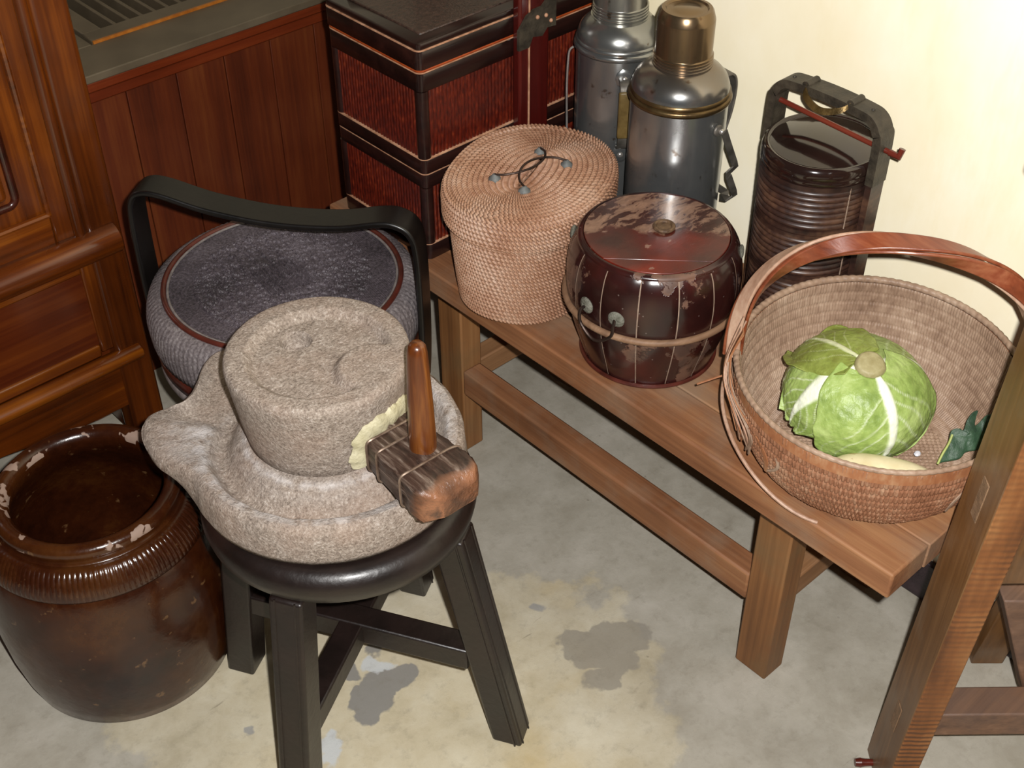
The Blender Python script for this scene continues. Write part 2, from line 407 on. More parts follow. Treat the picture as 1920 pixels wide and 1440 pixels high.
for (y0, y1) in ((.607, .663), (1.277, 1.335)):
    for (x0, x1) in ((LX0, LX1), (1.316, 1.352)):
        MB().bx(x0, x1, y0, y1, 0, BT-.041).build('leg', M_benchZ, bn, bevel=.003)
    MB().bx(LX1, 1.316, (y0+y1)/2-.018, (y0+y1)/2+.018, .134, .176).build('cross_rail', M_benchX, bn, bevel=.003)
    MB().bx(LX0+.004, 1.33, (y0+y1)/2-.02, (y0+y1)/2+.02, .352, BT-.042).build('top_batten', M_benchX, bn, bevel=.003)
MB().bx(LX0+.001, LX1-.004, .663, 1.277, .132, .184).build('long_rail', M_benchY, bn, bevel=.004)
MB().bx(1.318, 1.350, .663, 1.277, .132, .184).build('long_rail', M_benchY, bn, bevel=.004)

# ------------------------------------------------------------------ tall red-brown lacquered chest
M_lac = wood('dark_lacquer', '#140907', '#200f0c', '#301813', 'X', rough=.32, coat=.35, bump=.08)
M_laclid = simple('worn_lid_weave', '#1f1410', '#4a352b', 150, rough=.42, bump=.8, bscale=300, coat=.1)
M_lacred = wood('red_lacquer_post', '#2c0a08', '#46110d', '#5c1a13', 'Z', rough=.25, coat=.5, bump=.05)
M_strip = simple('pale_bamboo_strip', '#8c5f45', '#b98d6f', 90, rough=.5, bump=.1)
M_strip2 = simple('orange_bamboo_strip', '#7c2c0d', '#9c4417', 60, rough=.4, bump=.1)
M_bracket = simple('tarnished_bracket', '#2b261f', '#484034', 60, rough=.5, bump=.4, metal=.25)
def mat_weavepanel():
    n = N('red_woven_panel')
    a = n.noise(220, n.map((1, 1, .45)), detail=3); b = n.noise(10, detail=4)
    col = n.ramp(n.math('ADD', n.math('MULTIPLY', a, .7), n.math('MULTIPLY', b, .3)), [(.35, '#330c08'), (.55, '#54180c'), (.75, '#82351a')])
    return n.out(col, .3, n.bump(a, .5, .001), coat=.4, coatr=.15)
M_weave = mat_weavepanel()
CX0, CX1, CY0, CY1 = 1.003, 1.356, 1.282, 1.494
ch = thing('lacquered_chest', 'tall dark red lacquered chest with ribbed woven panels on the far bench end', 'chest', ((CX0+CX1)/2, (CY0+CY1)/2, BT))
def rring(z0, z1, out, mat, nm, r=.010, hole=None, parent=ch):
    """rounded rectangular band around the chest"""
    x0, x1, y0, y1 = CX0-out, CX1+min(out, .006), CY0-out, CY1+out
    pts = []
    for cx, cy, a0 in ((x1-r, y1-r, 0), (x0+r, y1-r, PI/2), (x0+r, y0+r, PI), (x1-r, y0+r, 1.5*PI)):
        for q in np.linspace(a0, a0+PI/2, 7): pts.append((cx+r*math.cos(q), cy+r*math.sin(q)))
    pts = np.array(pts); c = pts.mean(0)
    m = MB(); k = .0012
    lv = [(0, z0), (0, z0), (k, z0), (k, z0)]
    rows = []
    for inset, zz in ((k, z0), (0, z0+k), (0, z1-k), (k, z1)):
        d = pts-c; s_ = 1-inset/np.abs(d).max(0); rows.append(np.c_[c+d*s_, np.full(len(pts), zz)])
    m.grid(np.array(rows).transpose(1, 0, 2), cu=True)
    n0 = len(pts)
    m.add(rows[0], [tuple(reversed(range(n0)))]); m.add(rows[-1], [tuple(range(n0))])
    return m.build(nm, mat, parent, ang=50)
def panel(z0, z1, nm):
    """ribbed panel on all four sides"""
    m = MB()
    def face(p0, p1, nrm):
        p0, p1, nrm = np.array(p0), np.array(p1), np.array(nrm); L = np.linalg.norm(p1-p0); nr = int(L/.0065); u = np.linspace(0, 1, nr*6+1)
        d = .0016*np.abs(np.sin(u*nr*PI))**.7
        base = p0+(p1-p0)*u[:, None]+nrm*d[:, None]
        zz = np.linspace(z0, z1, 3)
        P = np.zeros((len(u), 3, 3)); P[..., :2] = base[:, None, :]; P[..., 2] = zz
        m.grid(P)
    i = .004
    face((CX0+.012, CY0+i), (CX1-.012, CY0+i), (0, -1)); face((CX0+i, CY1-.012), (CX0+i, CY0+.012), (-1, 0))
    face((CX1-i, CY0+.012), (CX1-i, CY1-.012), (1, 0)); face((CX1-.012, CY1-i), (CX0+.012, CY1-i), (0, 1))
    return m.build(nm, M_weave, ch, ang=80)
rring(.4302, .4575, .000, M_lac, 'base_band')
rring(.4575, .4588, .0005, M_strip, 'edging')
panel(.459, .562, 'woven_panel')
rring(.556, .5790, .0002, M_lac, 'lower_band')
rring(.5790, .5804, .0005, M_strip, 'edging')
rring(.5804, .6035, .0008, M_lac, 'tier_band')
rring(.6035, .6048, .0010, M_strip, 'edging')
panel(.605, .715, 'woven_panel')
rring(.711, .7392, .0008, M_lac, 'upper_band')
rring(.7392, .7408, .0012, M_strip, 'edging')
rring(.7408, .7450, .0010, M_strip2, 'edging')
rring(.7450, .7730, .0022, M_lac, 'lid_band')
rring(.7730, .7744, .0026, M_strip, 'edging')
rring(.7744, .7840, .0010, M_lac, 'lid_rim', r=.007)
lt = MB().bx(CX0+.022, CX1-.02, CY0+.022, CY1-.022, .778, .7862).build('lid_panel', M_laclid, ch, bevel=.002)
for sx in (CX0+.0092, CX1-.0092):
    for sy in (CY0+.0092, CY1-.0092):
        for z0, z1 in ((.459, .556), (.605, .711)):
            MB().tube([(sx, sy, z) for z in np.linspace(z0, z1, 4)], .0100, 18).build('corner_post', M_lac, ch)
for sy, yy in ((-1, CY0-.009), (1, CY1+.009)):
    po = MB().bx(1.176, 1.236, yy-.008, yy+.0085, .432, 1.02).build('handle_post', M_lacred, ch, bevel=.004, seg=3)
    MB().tube([(1.194, yy-.0085*1, z) for z in np.linspace(.44, 1.0, 8)], .0016, 6).build('post_seam', M_strip, po)
    m = MB(); yb = yy+sy*.011
    out = [(1.170, .728), (1.190, .728), (1.197, .742), (1.216, .738), (1.226, .748), (1.243, .746), (1.243, .795), (1.228, .792), (1.216, .782), (1.200, .782), (1.186, .776), (1.170, .758)]
    n0 = len(out); m.add([(a, yb-.0025, b) for a, b in out]+[(a, yb+.0025, b) for a, b in out], [tuple(range(n0)), tuple(range(2*n0-1, n0-1, -1))]+[(i, (i+1) % n0, n0+(i+1) % n0, n0+i) for i in range(n0)])
    bk = m.build('bracket', M_bracket, po)
    for a, b in ((1.222, .768), (1.232, .757), (1.205, .770)): MB().ball((a, yb+sy*.003, b), .0032, 10).build('rivet', M_strip, bk)
MB().bx(1.170, 1.242, CY0-.02, CY1+.02, 1.015, 1.045).build('handle_bar', M_lacred, ch, bevel=.006, seg=3)

# ------------------------------------------------------------------ dark round stool
M_stool = simple('dark_stool_lacquer', '#100a08', '#1d120f', 18, rough=.40, bump=.3, coat=.12, bscale=90, coatr=.2)
SC = np.array([.612, .988])
def stool(name, label, c, h, R, footr, topr, rot, legw, zs, grp=None):
    st = thing(name, label, 'stool', (c[0], c[1], 0), grp)
    th = .052
    prof = [(0, h-th), (R-.03, h-th), (R-.012, h-th+.003), (R-.003, h-th+.012), (R, h-th*.5), (R-.002, h-.014), (R-.009, h-.004), (R-.018, h), (R-.03, h-.001), (0, h-.001)]
    MB().lathe(prof, 96, c).build('seat', M_stool, st, ang=60)
    for k in range(4):
        a = rot+k*PI/2; d = np.array([math.cos(a), math.sin(a), 0]); t_ = np.array([-math.sin(a), math.cos(a), 0])
        top = np.array([c[0], c[1], h-th+.004])+d*topr; foot = np.array([c[0], c[1], 0.0])+d*(footr[k] if hasattr(footr, '__len__') else footr)
        # square leg turned so that an edge runs down the outside, with a raised arris
        e1 = d*legw/2; e2 = t_*legw/2
        m = MB(); ax1 = foot; ax2 = top
        ring = [(-1, -1), (1, -1), (1, .35), (.62, .42), (.62, .55), (.35, .62), (.35, 1), (-1, 1)]
        ring = [(-1, -1), (1, -1), (1, 1), (-1, 1)]
        P = np.array([[q+e1*u+e2*v for u, v in ring] for q in (ax1, ax2)])
        o = len(m.v); m.grid(P, cv=True); m.f.append((o, o+1, o+2, o+3)); m.f.append((o+7, o+6, o+5, o+4))
        lg = m.build('leg', M_stool, st, bevel=.004, seg=3)
        # scribed bead near the outer edge of both outside faces
        for (ea, eb) in ((e1, e2*.6), (e1, -e2*.6), (-e2, e1*.55)):
            MB().tube([ax1+ea+eb, ax2+ea+eb], .0014, 6).build('bead', M_stool, lg)
    for k in range(2):
        a = rot+k*PI/2; d = np.array([math.cos(a), math.sin(a), 0]); t_ = np.array([-math.sin(a), math.cos(a), 0])
        fr_ = min(footr) if hasattr(footr, '__len__') else footr
        r = topr+(fr_-topr)*(1-zs/(h-th))-.004; z = zs+.0015*k
        m = MB(); m.beam(np.array([c[0], c[1], z])-d*r, np.array([c[0], c[1], z])+d*r, t_*.0175, np.array([0, 0, .019]))
        m.build('stretcher', M_stool, st, bevel=.003)
    return st
stool('round_stool', 'dark brown round stool with splayed square legs carrying the stone mill', SC, .44, .172, (.216, .190, .214, .224), .147, math.radians(30.0), .043, .158)

# ------------------------------------------------------------------ stone hand mill
def mat_stone():
    n = N('granite')
    f = n.noise(330, detail=5, rough=.7); b = n.noise(14, detail=5); g_ = n.noise(110, detail=6, rough=.7)
    col = n.ramp(n.math('ADD', n.math('MULTIPLY', f, .65), n.math('MULTIPLY', g_, .35)), [(.34, '#60534a'), (.46, '#8e8074'), (.56, '#a99b8f'), (.68, '#d4cbc3')])
    col = n.mix(n.ramp(b, [(.45, 0.0), (.75, .40)]), col, '#a08370')
    sp = n.ramp(n.voro(300), [(.10, 1.0), (.22, 0.0)])
    col = n.mix(n.math('MULTIPLY', sp, .45), col, '#3f3732')
    nr = n.bump(n.math('ADD', n.math('MULTIPLY', f, .6), g_), .9, .004)
    return n, col, nr
n, col, nr = mat_stone(); M_stone = n.out(col, .85, nr, spec=.3)
n, col, nr = mat_stone(); n.m.name = 'granite_floury'
vt = n.t.nodes.new('ShaderNodeAttribute'); vt.attribute_name = 'worn'
wf = n.math('MULTIPLY', vt.outputs['Fac'], n.ramp(n.noise(60, detail=6, rough=.7), [(.36, 0.0), (.6, .95)]))
M_stone2 = n.out(n.mix(wf, col, '#d5cfcd'), .85, nr, spec=.3)
M_putty = simple('pale_putty', '#a19979', '#b7b094', 60, rough=.6, bump=.6, bscale=120, bd=.004)
def mat_block():
    n = N('worn_block_wood')
    g = n.noise(1, n.map((150, 14, 150)), detail=5); b = n.noise(25, detail=6)
    col = n.ramp(g, [(.34, '#231712'), (.52, '#3d2c24'), (.62, '#5a4a40'), (.74, '#8a7c72')])
    y = n.sep()[1]
    zz_ = n.sep()[2]
    f = n.math('MULTIPLY', n.math('SUBTRACT', n.math('ADD', .803, n.math('MULTIPLY', n.math('SUBTRACT', .560, zz_), .35)), n.math('ADD', y, n.math('MULTIPLY', n.math('SUBTRACT', b, .5), .05))), 90, clamp=True)
    col = n.mix(f, col, n.ramp(b, [(.3, '#452c1f'), (.5, '#714a33'), (.62, '#84583d'), (.75, '#3a2c24')]))
    return n.out(col, .38, n.bump(n.math('ADD', g, b), .8, .003), spec=.5)
M_block = mat_block()
M_peg = wood('bamboo_peg', '#2e1406', '#54290d', '#7a481c', 'Z', rough=.3, coat=.35, bump=.2, g=3.0)
M_wire = simple('thin_wire', '#5a463a', '#8a7767', 60, rough=.4, bump=0, metal=.5)
MC = np.array([.618, 1.010])
ml = thing('stone_mill', 'grey-brown granite hand mill with wooden crank handle standing on the dark round stool', 'mill', (MC[0], MC[1], .4402))
# lower stone: polar height field with a flared spout
phs = np.radians([-180, -60, 60, 80, 85, 90, 95, 100, 105, 111, 117, 121, 125, 129, 135, 142, 150, 157, 164, 172, 180])
rrs = np.array([.168, .168, .168, .174, .214, .240, .242, .230, .215, .204, .203, .212, .233, .238, .232, .219, .202, .181, .171, .168, .168])
na = 300
ph = np.linspace(-PI, PI, na, endpoint=False); Ro = np.interp(ph, phs, rrs)
Ro = np.convolve(np.r_[Ro[-4:], Ro, Ro[:4]], np.ones(5)/5, 'same')[4:-4]
Ro = Ro+.0022*(vnoise(ph*9+40, ph*0+2)-.5)
sp_ = smooth(math.radians(84), math.radians(92), ph)*smooth(math.radians(132), math.radians(122), ph)      # open mouth
sp2 = smooth(math.radians(118), math.radians(126), ph)*smooth(math.radians(170), math.radians(150), ph)   # lobe
z0 = .4402; ZR = .498
rows = []; worn = []
def ring(r, z, wv=0.0):
    rows.append(np.c_[MC[0]+np.cos(ph)*r, MC[1]+np.sin(ph)*r, np.broadcast_to(z, ph.shape)]); worn.append(np.broadcast_to(wv, ph.shape))
flare = np.clip((Ro-.168)/.06, 0, 1)
ring(0*ph+.01, z0); ring(.150+0*ph, z0); ring(Ro*.0+.168+flare*.02, z0+.002)
ring(.171+flare*.030, z0+.012+flare*.008); ring(Ro+.001, z0+.030+flare*.008)
top = ZR-.010*flare
ring(Ro, top-.010); ring(Ro-.003, top-.003); ring(Ro-.008, top, .10)
gap = sp_
ri_ = .146; fl_ = .474
mz = top*(1-gap)+(fl_+.004)*gap
ring(.160+(Ro-.168)*.55, mz+.0005*(1-gap), .35*(1-gap)); ring(.150+(Ro-.168)*.12, mz-.0005*(1-gap), .8*(1-gap)); ring(ri_+.001, (mz-.003)*(1-gap)+(fl_+.002)*gap, .9*(1-gap))
ring(ri_-.004, fl_+.010*(1-gap)+.001, .25); ring(ri_-.010, fl_+.001, .1); ring(.130+0*ph, fl_-.001); ring(.123+0*ph, fl_+.002)
ring(.118+0*ph, fl_+.009); ring(.112+0*ph, fl_+.018, .12); ring(.106+0*ph, fl_+.023, .1); ring(.100+0*ph, fl_+.027, .65); ring(.094+0*ph, fl_+.031, .1); ring(.06+0*ph, fl_+.032); ring(.001+0*ph, fl_+.032)
P = np.array(rows).transpose(1, 0, 2)
P[..., 2] += np.where(P[..., 2] > z0+.008, (vnoise(P[..., 0]*90+5, P[..., 1]*90+9, 3)-.5)*.0022, 0)
o = MB().grid(P, cu=True).build('lower_stone', M_stone2, ml, ang=70, weld=False)
at = o.data.attributes.new('worn', 'FLOAT', 'POINT'); at.data.foreach_set('value', np.array(worn).T.reshape(-1).astype(np.float32))
# upper stone
TZ = .624
nr_ = 320
ang = np.linspace(-PI, PI, nr_, endpoint=False)
rows = []
for r, z in ((.02, .507), (.090, .507), (.0945, .511), (.0965, .525), (.1000, .548), (.1035, .572), (.1065, .595), (.1085, .609), (.1090, .616), (.1078, .6215), (.1045, .624)):
    rr = r*(1+.010*(vnoise(ang*2.5+20, ang*0+z*60, 5)-.5)) if r > .05 else r+0*ang
    rows.append(np.c_[MC[0]+np.cos(ang)*rr, MC[1]+np.sin(ang)*rr, z+0*ang])
for r in list(np.linspace(.100, .0002, 110)):
    X_ = np.cos(ang)*r; Y_ = np.sin(ang)*r
    rec = smooth(.086, .072, np.hypot(X_*.98, Y_+.002))
    bump_ = smooth(.036, .048, np.hypot(X_-.032, Y_+.064))
    hz = TZ-.0105*rec*bump_+(vnoise(X_*60+9, Y_*60+4, 2)-.5)*.0012
    hole = smooth(.0190, .0168, np.hypot(X_+.001, Y_-.042))*(1-.35*smooth(.0, .015, X_+.001+Y_-.042))
    rows.append(np.c_[MC[0]+X_, MC[1]+Y_, hz-hole*.034])
MB().grid(np.array(rows).transpose(1, 0, 2), cu=True).build('upper_stone', M_stone, ml, ang=75, weld=False)
# wooden crank block let into the stone, bound with wire
def blockshape():
    m = MB(); P = []
    for t in np.linspace(0, 1, 14):
        y = .925-.132*t; xc = .637-.004*t; wx = .034+.009*t; hz = .0235+.0025*t; zc = .5425-.003*t
        if t > .93: wx *= .93; hz *= .90
        rw = []
        for q in np.linspace(0, 2*PI, 28, endpoint=False):
            c, s_ = math.cos(q), math.sin(q); e = .28
            sx = math.copysign(abs(c)**e, c); sz = math.copysign(abs(s_)**e, s_)
            j = (float(vnoise(q*3+t*7, t*9+q, 8))-.5)*.0035*(.4+t)
            rw.append((xc+sx*(wx+j), y, zc+sz*(hz+j)))
        P.append(rw)
    P = np.array(P); o = len(m.v); m.grid(P, cv=True)
    m.f.append(tuple(o+j for j in range(28)))
    e = P[-1].mean(0)+np.array([.004, -.012, -.004])
    inner = e+(P[-1]-P[-1].mean(0))*.62
    o2 = len(m.v); m.grid(np.array([P[-1], inner]), cv=True); m.f.append(tuple(o2+28+j for j in range(28)))
    return m
ck = blockshape().build('crank_block', M_block, ml, ang=50)
for t in (.22, .38, .74):
    y = .925-.132*t; xc = .637-.004*t; wx = .0352+.009*t; hz = .0247+.0025*t; zc = .5425-.003*t
    pts = []
    for q in np.linspace(0, 2*PI, 40, endpoint=False):
        c, s_ = math.cos(q), math.sin(q); e = .28
        pts.append((xc+math.copysign(abs(c)**e, c)*wx, y-.004*c, zc+math.copysign(abs(s_)**e, s_)*hz))
    MB().tube(pts, .0016, 6, closed=True).build('binding_wire', M_wire, ck)
m = MB(); pr = [(0, .562), (.0155, .562), (.0160, .572), (.0152, .60), (.0140, .64), (.0122, .68), (.0112, .700), (.0098, .7085), (.0065, .713), (0, .714)]
m.lathe(pr, 28, (.643, .851)).build('crank_peg', M_peg, ml, ang=60)
pts = []
for x_, z_ in ((.5955, .528), (.5955, .545), (.599, .561), (.608, .570), (.622, .5735), (.640, .575), (.657, .5735), (.668, .567), (.675, .556)):
    pts.append((x_, MC[1]-math.sqrt(.1025**2-(x_-MC[0])**2)-.003, z_))
m = MB(); sp3 = spline(pts, 48); m.tube(sp3, [.0085+.004*float(vnoise(i*.5, 3)) for i in range(len(sp3))], 12)
vv = []
for k_, p_ in enumerate(m.v):
    q_ = sp3[min(k_//12, len(sp3)-1)]; dv = np.array(p_)-q_; ro = np.array([q_[0]-MC[0], q_[1]-MC[1], 0]); ro /= np.linalg.norm(ro)
    a_ = dv@ro; dv = (dv-ro*a_)*1.25+ro*a_*.55; vv.append(tuple(q_+dv*(1+.25*(float(vnoise(k_*.37, k_//12*.9, 2))-.5))))
m.v = vv; m.build('putty', M_putty, ml)

# ------------------------------------------------------------------ brown glazed jar
def mat_glaze():
    n = N('brown_glaze')
    a = n.noise(7, detail=5); f = n.noise(70, detail=5, rough=.7)
    col = n.ramp(n.math('ADD', n.math('MULTIPLY', a, .75), n.math('MULTIPLY', f, .25)), [(.35, '#1a0904'), (.5, '#2f1306'), (.66, '#45250c')])
    z = n.sep()[2]
    wr = n.warp(.03, 30)
    chip = n.math('MULTIPLY', n.ramp(n.noise(22, wr, detail=3), [(.60, 0.0), (.615, 1.0)]), n.math('GREATER_THAN', z, .322))
    col = n.mix(chip, col, '#8d7668')
    lo = n.math('MULTIPLY', n.ramp(n.noise(9, wr, detail=4), [(.45, 0.0), (.5, .8)]), n.math('LESS_THAN', z, .02))
    col = n.mix(lo, col, '#5a4238')
    st = n.ramp(n.noise(45, detail=4), [(.66, 0.0), (.72, .5)])
    col = n.mix(st, col, '#7a5a3a')
    rg = n.math('ADD', n.math('MULTIPLY', f, .25), .10)
    rg = n.math('ADD', rg, n.math('MULTIPLY', chip, .5))
    return n.out(col, rg, n.bump(n.math('ADD', n.noise(16, detail=3), n.math('MULTIPLY', f, .25)), .30, .006), coat=.12, coatr=.08)
M_glaze = mat_glaze()
JC = np.array([.411, 1.302])
jr = thing('glazed_jar', 'dark brown glazed stoneware jar with ribbed collar, open top, on the floor', 'jar', (JC[0], JC[1], 0))
prof = [(0, .003), (.134, .003), (.146, .0), (.1505, .006), (.1575, .035), (.1640, .08), (.1675, .13), (.1670, .18), (.1620, .225), (.1555, .258), (.1505, .2665)]
nb = 240; a = np.linspace(0, 2*PI, nb, endpoint=False)
MB().lathe(prof, 120, JC).build('body', M_glaze, jr, ang=60)
# ribbed collar
nn = 132*7; a = np.linspace(0, 2*PI, nn, endpoint=False); rows = []
for r, z, am in ((.1505, .2665, 0), (.1545, .268, 0), (.1560, .273, .3), (.1540, .282, 1), (.1490, .293, 1), (.1430, .303, 1), (.1385, .3085, .5), (.1340, .311, 0), (.1275, .3100, 0)):
    rr = r+.0018*am*np.abs(np.sin(a*132/2))**.6*(0.6+.8*vnoise(a*13, a*0+z*100))
    rows.append(np.c_[JC[0]+np.cos(a)*rr, JC[1]+np.sin(a)*rr, z+0*a])
MB().grid(np.array(rows).transpose(1, 0, 2), cu=True).build('ribbed_collar', M_glaze, jr, ang=80, weld=False)
prof = [(.1275, .3100), (.1245, .3130), (.1255, .3185), (.1270, .325), (.1250, .3315), (.1190, .3355), (.1110, .3350), (.1045, .330), (.1015, .321), (.104, .305), (.118, .28), (.145, .22), (.152, .15), (.145, .07), (.125, .024), (0, .018)]
MB().lathe(prof, 120, JC).build('rim', M_glaze, jr, ang=70)

# ------------------------------------------------------------------ big black lidded basket
def mat_blackweave(name, c1, c2, c3, sx, sz):
    n = N(name)
    v = n.map((1, 1, 1))
    a = n.noise(260, v, detail=3); b = n.noise(9, detail=5)
    col = n.ramp(n.math('ADD', n.math('MULTIPLY', a, .5), n.math('MULTIPLY', b, .5)), [(.36, c1), (.52, c2), (.68, c3)])
    return n.out(col, .5, n.bump(a, .5, .002), spec=.45)
M_bw = mat_blackweave('dusty_dark_weave', '#2b2629', '#4a4247', '#6a6268', 1, 1)
M_bwrim = mat_blackweave('dusty_rim_weave', '#453f40', '#6b6364', '#908988', 1, 1)
M_blacklac = simple('black_lacquer', '#060505', '#110d0b', 25, rough=.36, bump=.15, coat=.15, bscale=60, coatr=.25, stretch=(1, 1, .3))
M_redring = simple('worn_brown_lacquer', '#38160f', '#552319', 40, rough=.38, bump=.2, coat=.2)
M_greyring = simple('grey_weave_ring', '#5d5552', '#7b7370', 90, rough=.6, bump=.3)
KC = np.array([.786, 1.350]); KZ = .262
bk = thing('lidded_basket', 'large round black woven lidded basket with tall black handle behind the stone mill', 'basket', (KC[0], KC[1], KZ))
nb = 560; a = np.linspace(0, 2*PI, nb, endpoint=False)
prof = [(.001, KZ+.003), (.13, KZ+.003), (.150, KZ), (.165, KZ+.02), (.180, KZ+.055), (.1885, KZ+.088)]
MB().lathe(prof, 128, KC).build('body', M_redring, bk, ang=60)
MB().lathe([(.186, KZ+.086), (.1935, KZ+.087), (.195, KZ+.093), (.1935, KZ+.099), (.187, KZ+.101)], 128, KC).build('grey_hoop', M_greyring, bk, ang=60)
MB().lathe([(.187, KZ+.100), (.1940, KZ+.104), (.1960, KZ+.118), (.1960, KZ+.130), (.193, KZ+.134)], 128, KC).build('red_band', M_redring, bk, ang=60)
# quilted woven shoulder of the lid
rows = []
for r, z, am in ((.190, .392, 0), (.1965, .394, .5), (.1990, .408, 1), (.1998, .422, 1), (.1995, .436, 1), (.1975, .449, 1), (.1925, .459, 1), (.1850, .4655, 1), (.1780, .4690, .5), (.1740, .4690, 0)):
    rr = r+am*.0016*np.abs(np.sin(a*140/2))**.7+am*.0005*np.sin(z*2600)
    rows.append(np.c_[KC[0]+np.cos(a)*rr, KC[1]+np.sin(a)*rr, z+am*.0004*np.sin(a*140)])
lid = MB().grid(np.array(rows).transpose(1, 0, 2), cu=True).build('lid_shoulder', M_bwrim, bk, ang=80, weld=False)
def torus(c, R, r, z, n=128, k=10):
    q = np.linspace(0, 2*PI, n, endpoint=False); return MB().tube(np.c_[c[0]+np.cos(q)*R, c[1]+np.sin(q)*R, z+0*q], r, k, closed=True)
torus(KC, .1710, .0042, .4695).build('brown_ring', M_redring, bk)
torus(KC, .1652, .0020, .4695).build('grey_ring', M_greyring, bk)
# flat woven lid centre: plain twill field with a raised fretwork medallion
g = np.linspace(-1, 1, 420); GX, GY = np.meshgrid(g, g, indexing='ij')
rad = np.maximum(np.hypot(GX, GY), 1e-6); mx = np.maximum(np.abs(GX), np.abs(GY)); sx_ = GX*mx/rad; sy_ = GY*mx/rad   # square -> disc
PX = sx_*.1645; PY = sy_*.1645; rr = np.hypot(PX, PY)
hd = np.array([.606, -.796]); U = PX*hd[0]+PY*hd[1]; V = -PX*hd[1]+PY*hd[0]
tw = .00035*np.sign(np.sin(U*1500+np.pi*np.floor(V/.0021)))*1.0
med = (rr < .128)
cell = .0105
fret = ((np.floor(U/cell)+2*np.floor(V/cell)) % 3 == 0)*1.0+((np.floor((U+V)/(cell*.7))) % 4 == 0)*.8+((np.floor(U/(cell*.5))+3*np.floor(V/(cell*.5))) % 5 < 2)*.6
fram = (np.abs(np.abs(U)-.082) < .0035)*1.2
sq = ((np.abs(U) < .055) & (np.abs(V) < .055))*1.0
dia = ((np.abs(U)+np.abs(V)) < .052)*1.0
hgt = tw+med*(.0019*fret*(1-.75*dia)+.0022*fram)+.0010*dia*np.sign(np.sin((U+V)*900))
hgt += .004*(1-(rr/.1645)**2)
P = np.stack([KC[0]+PX, KC[1]+PY, .4675+hgt], -1)
MB().grid(P).build('lid_weave', M_bw, bk, ang=80, weld=False)
# strap handle
hw = .203; zt_ = .603; hdir = np.array([hd[0], hd[1], 0]); wdir = np.array([-hd[1], hd[0], 0])
path = [(-hw, .30), (-hw-.004, .36), (-hw-.006, .45), (-hw-.004, .55), (-hw+.001, .588), (-hw+.016, .603), (-hw+.045, .603), (-.09, .585), (0, .574), (.09, .577), (hw-.05, .590), (hw-.024, .590), (hw-.004, .577), (hw+.004, .545), (hw+.006, .45), (hw+.004, .36), (hw, .30)]
sp4 = spline([np.array([KC[0], KC[1], z])+hdir*u for u, z in path], 130)
tt = np.linspace(0, 1, len(sp4)); ww = np.where((tt > .3) & (tt < .7), .0240, .0240)
MB().strap(sp4, wdir[None, :]*ww[:, None], .009).build('handle', M_blacklac, bk, bevel=.003, seg=3, ang=50)
stool('low_stool', 'low dark stool hidden under the round black lidded basket', KC, KZ, .13, .15, .105, math.radians(62), .034, .09)

# ------------------------------------------------------------------ oval rattan box with lid
def mat_rattan():
    n = N('rattan')
    a = n.noise(11, detail=5); f = n.noise(160, detail=4)
    col = n.ramp(n.math('ADD', n.math('MULTIPLY', a, .6), n.math('MULTIPLY', f, .4)), [(.34, '#84583f'), (.5, '#a47c62'), (.66, '#b99a84')])
    at_ = n.t.nodes.new('ShaderNodeAttribute'); at_.attribute_name = 'gap_shade'
    col = n.mix(at_.outputs['Fac'], col, '#4f2f20')  # shade in the gaps between stitches, painted into the colour
    return n.out(col, .48, n.bump(f, .3, .001), spec=.4)
M_rattan = mat_rattan()
M_boss = simple('grey_boss', '#4d5050', '#747674', 60, rough=.6, bump=.3, metal=.1)
M_ironwire = simple('dark_wire', '#2a211d', '#4a3a33', 60, rough=.4, bump=.1, metal=.7)
RC = np.array([1.083, 1.142]); ra_, rb_ = .143, .118; rt_ = math.atan2(.408, .913)
rdx = np.array([math.cos(rt_), math.sin(rt_)]); rdy = np.array([-rdx[1], rdx[0]])
rx = thing('rattan_box', 'oval pinkish-tan coiled rattan box with lid and crossed wire handle on the bench', 'box', (RC[0], RC[1], BT))
